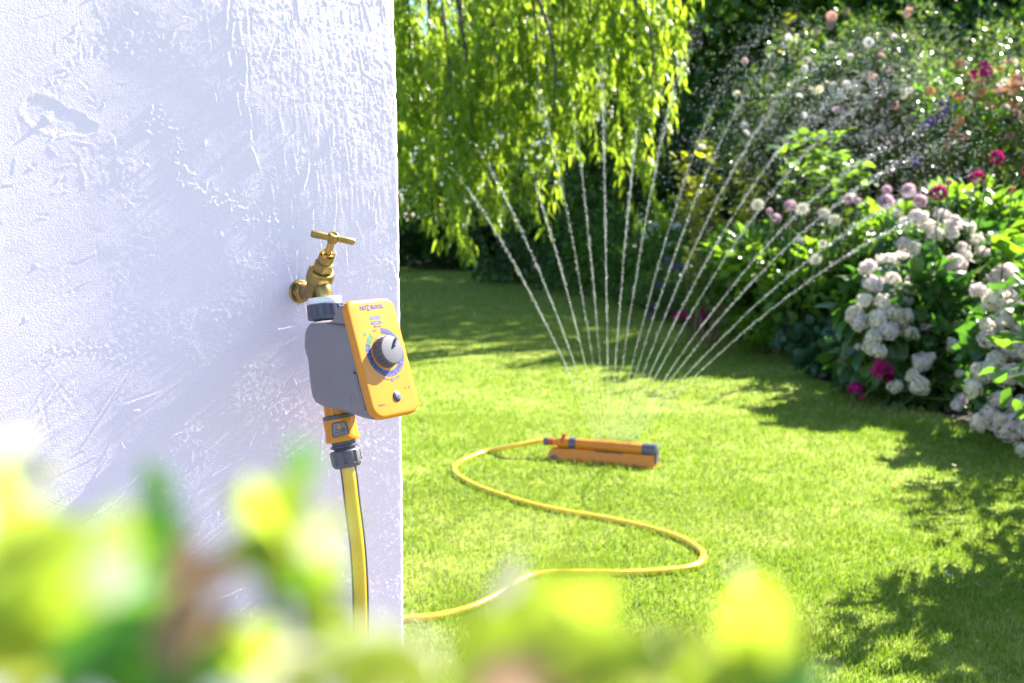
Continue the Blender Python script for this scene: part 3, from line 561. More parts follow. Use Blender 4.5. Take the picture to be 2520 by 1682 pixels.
for side in (-1, 1):
    SP = []
    vd = np.array([0.19, -0.98, 0])
    for i in range(ns):
        t = hp[i + 1] - hp[i]; t = t / np.linalg.norm(t); sdv = np.cross(t, vd); sdv /= np.linalg.norm(sdv)
        o = side * sdv * 0.93 + vd * 0.36; o /= np.linalg.norm(o); SP.append(hp[i] + o * 0.0095)
    part('stripe', tube(SP, 0.0019, 8), M['hose_stripe'], hose, ang=180)

# ------------------------------------------------------------------ oscillating sprinkler on the lawn
spr = empty('lawn_sprinkler', mat=SF4); tag(spr, 'orange oscillating lawn sprinkler spraying upright jets, lying on the grass', 'sprinkler')
def xsec(l, hw0, hw1, z0, z1, lean=0.0): return [(l, -hw0, z0), (l, hw0, z0), (l, hw1, z1), (l, -hw1, z1)]
Lx = SLEN
base = loft([xsec(0.0, 0.050, 0.030, 0.0, 0.032), xsec(0.012, 0.052, 0.030, 0.0, 0.046), xsec(0.075, 0.052, 0.028, 0.0, 0.046), xsec(0.10, 0.050, 0.031, 0.0, 0.050), xsec(Lx - 0.03, 0.050, 0.031, 0.0, 0.050), xsec(Lx - 0.022, 0.050, 0.026, 0.0, 0.050), xsec(Lx, 0.050, 0.026, 0.0, 0.052)])
add_m = lambda n, vf, m, p, **kw: part(n, vf, m, p, **kw)
sb = add_m('base_frame', base, M['orange_plastic'], spr, ang=20)
add_m('base_slot', loft([[(0.20, -0.0335, 0.047), (0.20, -0.0325, 0.0510), (0.315, -0.0325, 0.0510), (0.315, -0.0335, 0.047)], [(0.20, -0.024, 0.047), (0.20, -0.024, 0.0510), (0.315, -0.024, 0.0510), (0.315, -0.024, 0.047)]]), M['dark_plastic'], sb, smooth=False)
add_m('foot_pad', xf(lathe([(0.013, -0.004), (0.0125, 0.002), (0.010, 0.0035)], 24), frame((0.028, -0.0455, 0.014), (1.25, 0, 0), (0, 0.39, 0.62), (0, -0.92, 0.38))), M['slate_plastic'], sb)
TUBE_Z = 0.066
def along(vf): return xf(vf, frame((0, 0, TUBE_Z), (0, 1, 0), (0, 0, 1), (1, 0, 0)))
tb_ = add_m('spray_tube', along(lathe([(0.017, 0.108), (0.0225, 0.110), (0.023, 0.115), (0.0235, 0.25), (0.023, Lx - 0.055), (0.020, Lx - 0.053)], 36)), M['orange_plastic'], spr)
for k in range(17):
    add_m('nozzle', xf(lathe([(0.0042, -0.002), (0.0038, 0.0022), (0.0015, 0.003)], 8), frame((0.175 + 0.0125 * k, 0.002, TUBE_Z + 0.0225), (1, 0, 0), (0, 1, 0), (0, 0, 1))), M['orange_plastic'], tb_, smooth=False)
add_m('collar', along(lathe([(0.020, 0.080), (0.0265, 0.082), (0.027, 0.097), (0.026, 0.109), (0.02, 0.111)], 36)), M['slate_plastic'], spr)
gbx = add_m('gearbox', along(lathe([(0.010, 0.004), (0.0135, 0.010), (0.016, 0.024), (0.021, 0.036), (0.0225, 0.05), (0.0225, 0.081)], 32)), M['orange_plastic'], spr)
add_m('red_lever', join(xf(lathe([(0.0075, 0), (0.0075, 0.010), (0.006, 0.0115)], 16), frame((0.054, 0, TUBE_Z + 0.018), (1, 0, 0), (0, 1, 0), (0, 0, 1))),
      loft([[(0.050, -0.004, TUBE_Z + 0.026), (0.060, -0.004, TUBE_Z + 0.026), (0.060, 0.004, TUBE_Z + 0.026), (0.050, 0.004, TUBE_Z + 0.026)], [(0.046, -0.004, TUBE_Z + 0.038), (0.068, -0.004, TUBE_Z + 0.036), (0.068, 0.004, TUBE_Z + 0.036), (0.046, 0.004, TUBE_Z + 0.038)]]),
      loft([[(0.049, -0.0225, TUBE_Z + 0.006), (0.057, -0.0225, TUBE_Z + 0.006), (0.057, -0.010, TUBE_Z + 0.024), (0.049, -0.010, TUBE_Z + 0.024)], [(0.049, -0.0265, TUBE_Z + 0.006), (0.057, -0.0265, TUBE_Z + 0.006), (0.057, -0.012, TUBE_Z + 0.028), (0.049, -0.012, TUBE_Z + 0.028)]])), M['red_plastic'], spr)
add_m('red_inlet_ring', along(lathe([(0.010, -0.013), (0.0135, -0.012), (0.0145, -0.002), (0.013, 0.008), (0.010, 0.010)], 28)), M['red_plastic'], spr)
add_m('inlet_connector', along(lathe([(0.0105, -0.034), (0.0145, -0.032), (0.0165, -0.024), (0.0165, -0.014), (0.013, -0.012)], 90, flute(10, 1, 9, 10))), M['slate_plastic'], spr)
add_m('end_cap', along(lathe([(0.020, Lx - 0.056), (0.0255, Lx - 0.054), (0.0262, Lx - 0.02), (0.0285, Lx - 0.004), (0.027, Lx + 0.002), (0.012, Lx + 0.008), (0.001, Lx + 0.009)], 36)), M['slate_plastic'], spr)
add_m('end_bracket', loft([[(Lx + 0.001, -0.030, 0.02), (Lx + 0.001, 0.030, 0.02), (Lx + 0.001, 0.014, TUBE_Z), (Lx + 0.001, -0.014, TUBE_Z)], [(Lx + 0.007, -0.028, 0.02), (Lx + 0.007, 0.028, 0.02), (Lx + 0.007, 0.013, TUBE_Z), (Lx + 0.007, -0.013, TUBE_Z)]]), M['slate_plastic'], spr, smooth=False)

# ------------------------------------------------------------------ water jets
DV_ = np.array([[0, 0, 1], [1, 0, 0], [0, 1, 0], [-1, 0, 0], [0, -1, 0], [0, 0, -1]], float)
DT_ = np.array([[0, 1, 2], [0, 2, 3], [0, 3, 4], [0, 4, 1], [5, 2, 1], [5, 3, 2], [5, 4, 3], [5, 1, 4]])
def drops_vt(P, D, ln, wd):
    D = D / np.linalg.norm(D, axis=1, keepdims=True); a = np.where(np.abs(D[:, 2:3]) < 0.9, np.array([[0, 0, 1.0]]), np.array([[1.0, 0, 0]]))
    X = np.cross(D, a); X /= np.linalg.norm(X, axis=1, keepdims=True); Y = np.cross(D, X)
    V = P[:, None, :] + DV_[None, :, 2:3] * (D * ln[:, None])[:, None, :] + DV_[None, :, 0:1] * (X * wd[:, None])[:, None, :] + DV_[None, :, 1:2] * (Y * wd[:, None])[:, None, :]
    n = len(P); return V.reshape(-1, 3), (DT_[None] + 6 * np.arange(n)[:, None, None]).reshape(-1, 3)
G = 9.81
NZ = 17
thetas = [-24.5, -20.0, -15.2, -11.2, -7.4, -3.4, 0.6, 4.6, 8.6, 12.6, 16.4, 20.6, 24.6, 28.6, 32.8, 37.0, 41.5]
tilt = math.radians(8); back = -SW
jet_side = ['leftmost', 'second from the left', 'third from the left']
jet_labels = ['leftmost thin water jet fanning from the sprinkler', 'second water jet from the left of the sprinkler fan', 'third water jet from the left, crossing the willow fronds', 'fourth water jet from the left of the fan', 'fifth water jet from the left of the fan', 'sixth water jet from the left, almost upright', 'upright seventh water jet from the left of the fan', 'eighth water jet from the left, just off upright', 'middle water jet of the sprinkler fan, leaning right', 'eighth water jet from the right, reaching the dark trees', 'seventh water jet from the right of the fan', 'sixth water jet from the right of the fan', 'fifth water jet from the right of the fan', 'fourth water jet from the right of the fan', 'third water jet from the right of the fan', 'second water jet from the right, over the border', 'rightmost low water jet arching over the flower border']
for i, th in enumerate(thetas):
    rg = np.random.default_rng(100 + i); t_ = math.radians(th + rg.normal(0, .5))
    b0 = np.array(SF4 @ Vector((0.20 + 0.0085 * i, 0.003, TUBE_Z + 0.025)))
    d = math.cos(t_) * (np.array([0, 0, 1]) * math.cos(tilt) + back * math.sin(tilt)) + math.sin(t_) * np.array([1.0, 0, 0])
    V0 = 6.35 * rg.uniform(0.98, 1.02)
    def pos(t):
        t = np.asarray(t)[:, None]; k = 0.36; e = (1 - np.exp(-k * t)) / k
        return b0 + d * V0 * e - np.array([0, 0, 0.5 * G]) * t ** 2 * (1 - 0.12 * t)
    def vel(t): return (pos(t + 1e-3) - pos(t)) / 1e-3
    # one continuous, thinning strand, then loose strands and drops as the jet breaks up
    tm = [.21, .23, .2, .32, .25, .34, .25, .44, .62, .50, .62, .48, .46, .42, .40, .34, .27][i]
    def strand(ts, t0, t1, n, amp, r):
        t = np.linspace(t0, t1, n); p = pos(t); w = 0.0005 + amp * t
        p = p + np.stack([np.interp(t, np.linspace(0, .5, 30), rg.normal(0, 1, 30)) for _ in range(3)], 1) * w[:, None]
        rad = np.interp(t, [0, 0.08, 0.25, 0.5], [0.0017, 0.0012, 0.0009, 0.0006]) * np.interp(t, np.linspace(0, .5, 40), rg.uniform(0.5, 1.25, 40)) * r
        v, f = tube([tuple(q_) for q_ in p], list(rad), 4); return np.array(v), np.array([q_ for q_ in f if len(q_) == 4]), t
    v, f, t = strand(0, 0.0, min(.30, tm + rg.uniform(-.03, .02)), 90, .003, 1.0)
    j = link('water_jet', np_mesh('water_jet', v, f, M['water'], smooth=True)); tag(j, jet_labels[i], 'water jet', 'water jets fanning up from the sprinkler')
    Vs, Ts, nb = [], [], 0
    for sidx in range(2):
        v, f, t = strand(0, 0.05, min(.32, tm), 90, .013, .85); keep = np.repeat(rg.random(len(t) - 1) > (0.1 + 0.5 * (t[:-1] > 0.15)), 4); f = f[:len(keep)][keep]
        Vs.append(v); Ts.append(np.concatenate([f[:, [0, 1, 2]], f[:, [0, 2, 3]]]) + nb); nb += len(v)
    n = int(2600 * tm * rg.uniform(.6, 1.25)); t = 0.03 + (tm - 0.03) * rg.random(n) ** 0.85
    gate = np.interp(t, np.linspace(0, .6, 90), rg.random(90)); t = t[gate > rg.random(n) * .75]; n = len(t); t = t + 0.035 * np.abs(rg.normal(0, 1, n)); p = pos(t); v = vel(t)
    sg = 0.0016 + 0.013 * t + 0.20 * np.maximum(t - 0.24, 0) ** 1.5
    p = p + rg.normal(0, 1, p.shape) * sg[:, None]; k = p[:, 2] > 0.05; p, v, t = p[k], v[k], t[k]
    wd = rg.uniform(0.0005, 0.0012, len(p)) * (1 + 0.3 * t); ln = wd * rg.uniform(1.5, 5.0, len(p)) * np.where(t < .45, 1.3, .8)
    dv, dt = drops_vt(p, v, ln, wd); Vs.append(dv); Ts.append(dt + nb)
    tag(link('droplets', np_mesh('droplets', np.concatenate(Vs), np.concatenate(Ts), M['water'], smooth=True), j), kind='stuff')
# loose falling drops to the right of and above the fan
rg = np.random.default_rng(55); n = 4600
px = np.concatenate([rg.normal(2060, 190, 3000), rg.uniform(1560, 2480, 1600)]); py = np.concatenate([rg.normal(330, 95, 3000), rg.uniform(60, 620, 1600)]); yy = rg.uniform(3.9, 5.2, n)
P = np.stack([at(a, b, c) for a, b, c in zip(px, py, yy)]); D = np.stack([rg.normal(0.55, .2, n), rg.normal(0, .2, n), np.where(px < 1980, 0.6, -0.1) + rg.normal(0, .5, n)], 1)
wd = rg.uniform(0.0007, 0.0017, n); v, t = drops_vt(P, D, wd * rg.uniform(1, 3.2, n), wd)
tag(link('spray_drops', np_mesh('spray_drops', v, t, M['water'], smooth=True)), 'fine loose water drops falling over the flower border', 'water drops', kind='stuff')
# ------------------------------------------------------------------ foliage kit
def leaf_proto(w=0.45, fold=0.12, curl=0.12, pts=2):
    """unit leaf along +x, normal +z; folded along the midrib, tip curling down"""
    if pts == 1:
        return np.array([[0, 0, 0], [0.5, w / 2, fold], [1, 0, -curl], [0.5, -w / 2, fold]], float), np.array([[0, 1, 2], [0, 2, 3]])
    xs = [0.0, 0.3, 0.62, 1.0]; ws = [0.05, 1.0, 0.8, 0.0]; V = []; T = []
    for x, q in zip(xs, ws):
        z = -curl * x * x
        V += [[x, 0, z], [x, w / 2 * q, z + fold * q * w], [x, -w / 2 * q, z + fold * q * w]]
    for i in range(3):
        a, b = 3 * i, 3 * (i + 1)
        T += [[a, b, b + 1], [a, b + 1, a + 1], [a, a + 2, b + 2], [a, b + 2, b]]
    return np.array(V, float), np.array(T)
def smooth_leaf(w=0.5, fold=0.1, curl=0.15, nx=7):
    V, T = [], []
    for i in range(nx):
        x = i / (nx - 1); q = (math.sin(math.pi * x ** 0.8)) ** 0.75 if 0 < x < 1 else 0.03
        for s in (-1, -0.5, 0, 0.5, 1): V.append([x, s * w / 2 * q, -curl * x * x + fold * abs(s) ** 1.3 * q * w + 0.015 * math.sin(9 * x + 2 * s)])
    for i in range(nx - 1):
        for k in range(4):
            a = i * 5 + k; T += [[a, a + 5, a + 6], [a, a + 6, a + 1]]
    return np.array(V, float), np.array(T)
def unit(v): return v / np.maximum(np.linalg.norm(v, axis=-1, keepdims=True), 1e-9)
def scatter(proto, P, D, Nn, sc, tint):
    pv, pt = proto; D = unit(D); Y = unit(np.cross(Nn, D)); Z = np.cross(D, Y); n = len(P)
    V = P[:, None] + sc[:, None, None] * (pv[None, :, 0:1] * D[:, None] + pv[None, :, 1:2] * Y[:, None] + pv[None, :, 2:3] * Z[:, None])
    T = (pt[None] + len(pv) * np.arange(n)[:, None, None]).reshape(-1, 3)
    return V.reshape(-1, 3), T, np.repeat(tint, len(pv))
def merge(*vtt):
    V, T, t, n = [], [], [], 0
    for v, tr, ti in vtt: V.append(v); T.append(tr + n); t.append(ti); n += len(v)
    return np.concatenate(V), np.concatenate(T), np.concatenate(t)
def cloud(n, c, r, nblob, rg, flat=0.55, shell=0.55, up=0.5, blobr=(0.28, 0.5), bottom=-0.9):
    """leaf seats gathered in clumps spread through an ellipsoid; returns points, leaf directions, normals, tints"""
    c = np.array(c, float); r = np.array(r, float); B = []
    while len(B) < nblob:
        q = rg.normal(0, 1, 3); q = q / np.linalg.norm(q) * (rg.random() ** (1 - shell))
        if q[2] > bottom: B.append(q)
    B = np.array(B); br = rg.uniform(*blobr, nblob); bt = rg.normal(0.5, 0.15, nblob)
    k = rg.choice(nblob, n, p=br ** 2 / (br ** 2).sum()); d = unit(rg.normal(0, 1, (n, 3))); rad = rg.random((n, 1)) ** 0.45
    P = c + r * (B[k] + d * rad * br[k][:, None] * np.array([1, 1, flat + 0.25]))
    out = unit(d * 0.9 + B[k] * 0.6 + np.array([0, 0, 0.1])); D = unit(out + rg.normal(0, 0.55, (n, 3)) + np.array([0, 0, -0.15]))
    Nn = unit(rg.normal(0, 0.55, (n, 3)) + out * 0.35 + np.array([0, 0, up])); tint = np.clip(bt[k] + rg.normal(0, 0.2, n), 0, 1)
    return P, D, Nn, tint
def foliage(name, parent, mt, seats, proto, size, rg, **kw):
    P, D, Nn, ti = seats; sc = size * rg.uniform(0.65, 1.25, len(P)); v, t, tt = scatter(proto, P, D, Nn, sc, ti)
    v = v - np.array(parent.location); o = link(name, np_mesh(name, v, t, mt, tt, smooth=True), parent); tag(o, **kw); return o
def stem_set(name, parent, mt, base, tips, r0, r1, seg=5, bow=0.1, rg=R):
    vf = []
    for tp in tips:
        b = np.array(base) + rg.normal(0, 1, 3) * np.array([0.04, 0.04, 0]); m = (b + np.array(tp)) / 2 + rg.normal(0, bow, 3) * np.array([1, 1, 0.3])
        q = [x - np.array(parent.location) for x in spline([b, m, tp], 4)]; vf.append(tube([tuple(x) for x in q], list(np.linspace(r0, r1, len(q))), seg))
    v, f = join(*vf); return part(name, (v, f), mt, parent, ang=180)
LF2, LF1 = leaf_proto(0.5, 0.15, 0.15, 2), leaf_proto(0.55, 0.08, 0.12, 1)
LFW = leaf_proto(0.22, 0.2, 0.45, 2); LFR = leaf_proto(0.75, 0.1, 0.15, 2)

def trunk(parent, base, h, r, nl, rg, spread=1.0, m=None):
    m = m or M['bark']; base = np.array(base); loc = np.array(parent.location)
    q = spline([base, base + [rg.normal(0, .1), rg.normal(0, .1), h * .35], base + [rg.normal(0, .2), rg.normal(0, .2), h * .7], base + [rg.normal(0, .3), rg.normal(0, .3), h]], 5)
    part('trunk', tube([tuple(x - loc) for x in q], list(np.linspace(r, r * 0.25, len(q))), 12), m, parent, ang=180)
    for k in range(nl):
        a = 2 * math.pi * (k + rg.random()) / nl; i = int(len(q) * rg.uniform(0.3, 0.85)); s = q[i]; l = h * rg.uniform(0.25, 0.45) * spread
        e = s + np.array([math.cos(a) * l, math.sin(a) * l, l * rg.uniform(0.3, 0.9)]); mid = (s + e) / 2 + [0, 0, l * 0.12]
        qq = spline([s, mid, e], 5); part('limb', tube([tuple(x - loc) for x in qq], list(np.linspace(r * 0.4, r * 0.08, len(qq))), 7), m, parent, ang=180)

# ------------------------------------------------------------------ far trees and the hedge
def tree(name, label, base, h, rad, n, mt, size, seed, zc=0.6, nblob=46, group=None, rz=None, proto=LF1, cat='tree', blobr=(0.2, 0.38)):
    rg = np.random.default_rng(seed); b = np.array([base[0], base[1], 0.0]); t = empty(name, b); tag(t, label, cat, group)
    trunk(t, b, h * 0.8, 0.028 * h, 7, rg)
    foliage('crown', t, mt, cloud(n, b + [0, 0, h * zc], (rad, rad, rz or h * (1 - zc) * 1.05), nblob, rg, shell=0.62, blobr=blobr), proto, size, rg); return t
GT = 'tall trees behind the flower border'
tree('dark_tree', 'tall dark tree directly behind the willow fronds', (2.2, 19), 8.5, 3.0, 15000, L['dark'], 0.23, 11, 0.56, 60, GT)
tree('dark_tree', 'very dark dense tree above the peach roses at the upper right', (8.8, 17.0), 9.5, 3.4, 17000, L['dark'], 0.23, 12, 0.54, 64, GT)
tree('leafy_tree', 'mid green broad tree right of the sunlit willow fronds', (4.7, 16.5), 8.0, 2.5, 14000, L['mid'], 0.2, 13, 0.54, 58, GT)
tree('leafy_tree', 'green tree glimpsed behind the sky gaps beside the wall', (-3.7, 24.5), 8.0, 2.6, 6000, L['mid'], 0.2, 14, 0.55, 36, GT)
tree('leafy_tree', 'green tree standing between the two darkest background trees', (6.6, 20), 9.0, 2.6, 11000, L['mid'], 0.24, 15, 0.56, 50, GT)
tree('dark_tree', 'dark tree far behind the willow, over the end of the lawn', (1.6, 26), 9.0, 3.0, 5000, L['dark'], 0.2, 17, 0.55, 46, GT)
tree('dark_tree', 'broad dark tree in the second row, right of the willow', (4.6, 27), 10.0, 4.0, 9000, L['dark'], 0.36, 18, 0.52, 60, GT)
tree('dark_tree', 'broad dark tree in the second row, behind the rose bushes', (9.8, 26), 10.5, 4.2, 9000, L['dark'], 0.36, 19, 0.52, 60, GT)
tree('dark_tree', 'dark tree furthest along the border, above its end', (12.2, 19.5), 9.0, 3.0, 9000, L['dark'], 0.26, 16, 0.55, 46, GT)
def shrub(name, label, c, r, n, mt, size, seed, nblob=22, proto=LF2, group=None, cat='shrub', blobr=(0.28, 0.5), up=0.5, stems=9, stem_m=None, flat=0.55, bottom=-0.8, shell=0.5):
    rg = np.random.default_rng(seed); c = np.array(c, float); b = np.array([c[0], c[1], 0.0]); t = empty(name, b); tag(t, label, cat, group)
    se = cloud(n, c, r, nblob, rg, flat, shell, up, blobr, bottom); se[0][:, 2] = np.maximum(se[0][:, 2], 0.03)
    tips = se[0][rg.choice(n, stems)]; stem_set('stem', t, stem_m or M['twig'], b, tips, 0.011, 0.003, rg=rg, bow=0.08)
    foliage('foliage', t, mt, se, proto, size, rg); return t
GH = 'dark hedge bushes along the far end of the lawn'
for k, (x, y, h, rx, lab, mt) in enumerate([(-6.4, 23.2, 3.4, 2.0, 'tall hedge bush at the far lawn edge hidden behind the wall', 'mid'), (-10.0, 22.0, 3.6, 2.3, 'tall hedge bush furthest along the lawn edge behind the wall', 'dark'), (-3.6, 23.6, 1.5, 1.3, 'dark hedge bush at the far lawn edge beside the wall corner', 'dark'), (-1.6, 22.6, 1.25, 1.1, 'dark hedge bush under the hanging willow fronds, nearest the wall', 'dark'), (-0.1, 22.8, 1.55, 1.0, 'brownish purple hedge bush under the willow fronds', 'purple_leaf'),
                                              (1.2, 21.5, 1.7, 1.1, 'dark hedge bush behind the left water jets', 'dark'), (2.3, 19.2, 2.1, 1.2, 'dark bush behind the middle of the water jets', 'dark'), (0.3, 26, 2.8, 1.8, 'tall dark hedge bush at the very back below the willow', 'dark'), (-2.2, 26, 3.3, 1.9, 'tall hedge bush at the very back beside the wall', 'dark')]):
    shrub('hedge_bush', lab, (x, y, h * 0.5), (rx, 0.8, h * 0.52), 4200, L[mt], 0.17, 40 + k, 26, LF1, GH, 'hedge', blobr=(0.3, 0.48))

# ------------------------------------------------------------------ weeping willow
def frond_mesh(seed, ln, nleaf):
    rg = np.random.default_rng(seed); q = spline([(0, 0, 0), (rg.normal(.06, .03), rg.normal(0, .04), -ln * .25), (rg.normal(.02, .05), rg.normal(0, .05), -ln * .6), (rg.normal(0, .07), rg.normal(0, .07), -ln)], 8)
    v, f = tube([tuple(x) for x in q], list(np.linspace(0.004, 0.0012, len(q))), 3); f = np.array([g_ for g_ in f if len(g_) == 4]); T0 = np.concatenate([f[:, [0, 1, 2]], f[:, [0, 2, 3]]])
    s = np.sort(rg.uniform(0.03, 1, nleaf)); i = s * (len(q) - 1.001); Q = np.array(q); i0 = i.astype(int); P = Q[i0] + (Q[i0 + 1] - Q[i0]) * (i - i0)[:, None]
    P = P + rg.normal(0, 0.022, P.shape) * np.array([1, 1, 0.4])
    a = rg.uniform(0, 2 * np.pi, nleaf); D = np.stack([np.cos(a) * .75, np.sin(a) * .75, rg.uniform(-1.2, -0.35, nleaf)], 1); Nn = np.stack([np.cos(a) * .7, np.sin(a) * .7, np.full(nleaf, .6)], 1) + rg.normal(0, .3, (nleaf, 3))
    lv = scatter(LFW, P, D, Nn, rg.uniform(0.075, 0.14, nleaf), np.clip(rg.normal(0.5, 0.22, nleaf), 0, 1))
    V, T, tt = merge((np.array(v), T0, np.full(len(v), 0.3)), lv); return np_mesh('frond', V, T, L['willow'], tt, smooth=True)
def willow():
    rg = np.random.default_rng(77); b = np.array([-2.7, 12.4, 0.0]); t = empty('weeping_willow', b); tag(t, 'weeping willow with sunlit yellow green fronds hanging over the lawn', 'tree')
    top = np.array([-1.1, 11.2, 4.4])
    part('trunk', tube([tuple(x - b) for x in spline([b, (-2.6, 12.3, 1.6), (-2.1, 11.9, 3.2), tuple(top)], 6)], list(np.linspace(0.2, 0.1, 19)), 12), M['bark'], t, ang=180)
    FR = [frond_mesh(200 + k, l, n) for k, (l, n) in enumerate([(0.7, 46), (0.8, 52), (0.9, 60), (1.0, 66), (1.1, 74), (1.2, 80), (1.35, 90), (1.5, 100)])]; LN = [0.7, 0.8, 0.9, 1.0, 1.1, 1.2, 1.35, 1.5]
    # bunch ends as seen: (x, y of the lowest leaves in the photograph, depth, number, spread)
    ends = [(985, 545, 9.8, 7, .16), (1010, 490, 9.3, 12, .18), (1060, 530, 9.4, 12, .18), (1105, 640, 9.0, 12, .11), (1150, 655, 8.9, 13, .10), (1165, 560, 9.5, 8, .14), (1215, 560, 9.4, 8, .11), (1235, 470, 9.9, 7, .14), (1262, 400, 9.2, 8, .14), (1300, 480, 9.3, 7, .09), (1345, 590, 8.8, 8, .06), (1315, 360, 9.7, 7, .16),
            (1365, 430, 9.3, 6, .08), (1390, 300, 9.5, 8, .15), (1425, 390, 9.1, 5, .07), (1478, 405, 9.2, 5, .08), (1450, 250, 9.6, 8, .15), (1500, 260, 9.3, 8, .13), (1540, 420, 9.0, 8, .07), (1570, 560, 8.8, 7, .035), (1590, 450, 9.0, 8, .05), (1570, 320, 9.3, 7, .09), (1520, 180, 9.6, 8, .16), (1440, 130, 9.7, 7, .2), (1370, 170, 10, 8, .2),
            (1290, 250, 10.1, 8, .2), (1215, 330, 10.2, 8, .2), (1130, 400, 10.3, 8, .2), (1060, 380, 10.6, 6, .15), (1620, 270, 8.9, 3, .04), (1655, 225, 8.8, 3, .04), (1668, 165, 8.8, 3, .04), (1630, 110, 8.9, 3, .06), (1590, 190, 9.0, 4, .07), (1545, 60, 9.4, 6, .2), (1300, 90, 10.4, 7, .25), (1160, 200, 10.6, 8, .25), (1000, 250, 10.8, 5, .12), (1150, 60, 10.6, 7, .25)]
    limbs = {}; cnt = 0
    for (px, py, y, n, sp) in ends:
        p = at(px, py, y)
        for k in range(max(2, int(n * .62 + .5))):
            j = int(rg.integers(0, len(FR))); 
            if sp < 0.06: j = int(rg.integers(0, 3)) if py < 300 else int(rg.integers(2, 6))
            q = p + np.array([rg.normal(0, sp), rg.normal(0, sp * 1.8), abs(rg.normal(0, 0.22)) + (0 if k < 3 else rg.uniform(0.0, 0.5))])
            sz = rg.uniform(0.9, 1.15); st = q + [0, 0, LN[j] * sz]
            # a second, higher frond continues the strand out of view
            for up in range(2 if (st[2] < 2.6 and sp > 0.08) else 1):
                o = link('frond', FR[j], t); o.matrix_local = Matrix.Translation(Vector(st - b)) @ Matrix.Rotation(rg.uniform(0, 6.28), 4, 'Z') @ Matrix.Rotation(rg.normal(0, .09), 4, 'X') @ Matrix.Scale(sz, 4); cnt += 1
                if up == 0: tipz = st.copy()
                st = st + np.array([rg.normal(0, .08), rg.normal(0, .08), LN[j] * 0.85])
        s = p + [0, 0, 1.7]; m = (s + top) / 2 + [0, 0, 0.7]; qq = spline([top, m, s + [0, 0, .15], s + [0.05, -0.03, -0.75]], 6)
        part('branch', tube([tuple(x - b) for x in qq], list(np.linspace(0.035, 0.004, len(qq))), 6), M['bark'], t, ang=180)
    # dense inner curtain, deeper in the tree
    sx = np.concatenate([rg.uniform(-1.4, 0.9, 90)]); vv = []
    for x in sx:
        y = rg.uniform(10.6, 12.4); z = rg.uniform(0.9, 2.4); ln = rg.uniform(1.0, 2.2); nl = int(ln * 55); P = np.stack([rg.normal(x, .07, nl), rg.normal(y, .07, nl), rg.uniform(z, z + ln, nl)], 1); a = rg.uniform(0, 6.28, nl)
        vv.append(scatter(LFW, P, np.stack([np.cos(a) * .7, np.sin(a) * .7, rg.uniform(-1.2, -.3, nl)], 1), rg.normal(0, .5, (nl, 3)) + [0, 0, .6], rg.uniform(.08, .14, nl), np.clip(rg.normal(.4, .2, nl), 0, 1)))
    V, T, tt = merge(*vv); tag(link('inner_foliage', np_mesh('inner_foliage', V - b, T, L['willow'], tt, smooth=True), t), kind='stuff')
willow()

# ------------------------------------------------------------------ flowers
def dome_head(seed, rad=1.0, n=95, mt=None, name='flower_head'):
    """hydrangea mophead: florets of four petals over a lumpy dome"""
    rg = np.random.default_rng(seed); k = np.arange(n) + .5; ph = np.arccos(1 - 1.4 * k / n); th = np.pi * (1 + 5 ** .5) * k
    d = np.stack([np.cos(th) * np.sin(ph), np.sin(th) * np.sin(ph), np.cos(ph)], 1) + rg.normal(0, .09, (n, 3)); d = unit(d)
    lump = 1 + .16 * np.sin(d[:, 0] * 3.1 + seed) * np.sin(d[:, 1] * 3.7 + 2 * seed) + .1 * np.sin(d[:, 2] * 6 + seed)
    P = d * np.array([1, 1, .72]) * (0.84 * lump[:, None] + rg.normal(0, .07, (n, 1))); Vs, Ts, ts, nb = [], [], [], 0
    a = np.where(np.abs(d[:, 2:3]) < .9, np.array([[0, 0, 1.0]]), np.array([[1.0, 0, 0]])); X = unit(np.cross(d, a)); Y = np.cross(d, X); tn = np.clip(rg.normal(.5, .3, n), 0, 1); r0 = rg.uniform(0, 6.28, n); wob = rg.normal(0, .35, d.shape)
    for q in range(4):
        an = r0 + q * np.pi / 2; D = X * np.cos(an)[:, None] + Y * np.sin(an)[:, None] + wob * .5
        v, t, ti = scatter(leaf_proto(0.9, 0.14, 0.25, 1), P, D, d + wob, rg.uniform(.2, .3, n), tn); Vs.append(v); Ts.append(t + nb); ts.append(ti); nb += len(v)
    u = np.linspace(0, math.pi * .85, 7); hv, ht = lathe([(max(.01, .5 * math.sin(x)), .38 * math.cos(x)) for x in u], 10); hv = np.array(hv); q = np.array([f for f in ht if len(f) == 4]); tr = np.concatenate([q[:, [0, 1, 2]], q[:, [0, 2, 3]]])
    Vs.append(hv); Ts.append(tr + nb); ts.append(np.full(len(hv), 0.0)); return np_mesh(name, np.concatenate(Vs) * rad, np.concatenate(Ts), mt or L['white_petal'], np.concatenate(ts), smooth=True)
def pompom(seed, mt, n=70, wide=0.42, name='flower_head', ph_max=1.9):
    rg = np.random.default_rng(seed); k = np.arange(n) + .5; ph = ph_max * np.sqrt(k / n); th = np.pi * (1 + 5 ** .5) * k
    d = np.stack([np.cos(th) * np.sin(ph), np.sin(th) * np.sin(ph), np.cos(ph)], 1); ra = np.stack([np.cos(th), np.sin(th), np.zeros(n)], 1)
    D = unit(d + 0.35 * ra); v, t, ti = scatter(leaf_proto(wide * 1.3, 0.25, -0.15, 1), d * (.12 + .25 * np.minimum(1, ph / 1.2))[:, None], D, d * .4 + np.array([0, 0, 1.0]), rg.uniform(.5, .68, n), np.clip(rg.normal(.5, .25, n), 0, 1))
    return np_mesh(name, v, t, mt, ti, smooth=True)
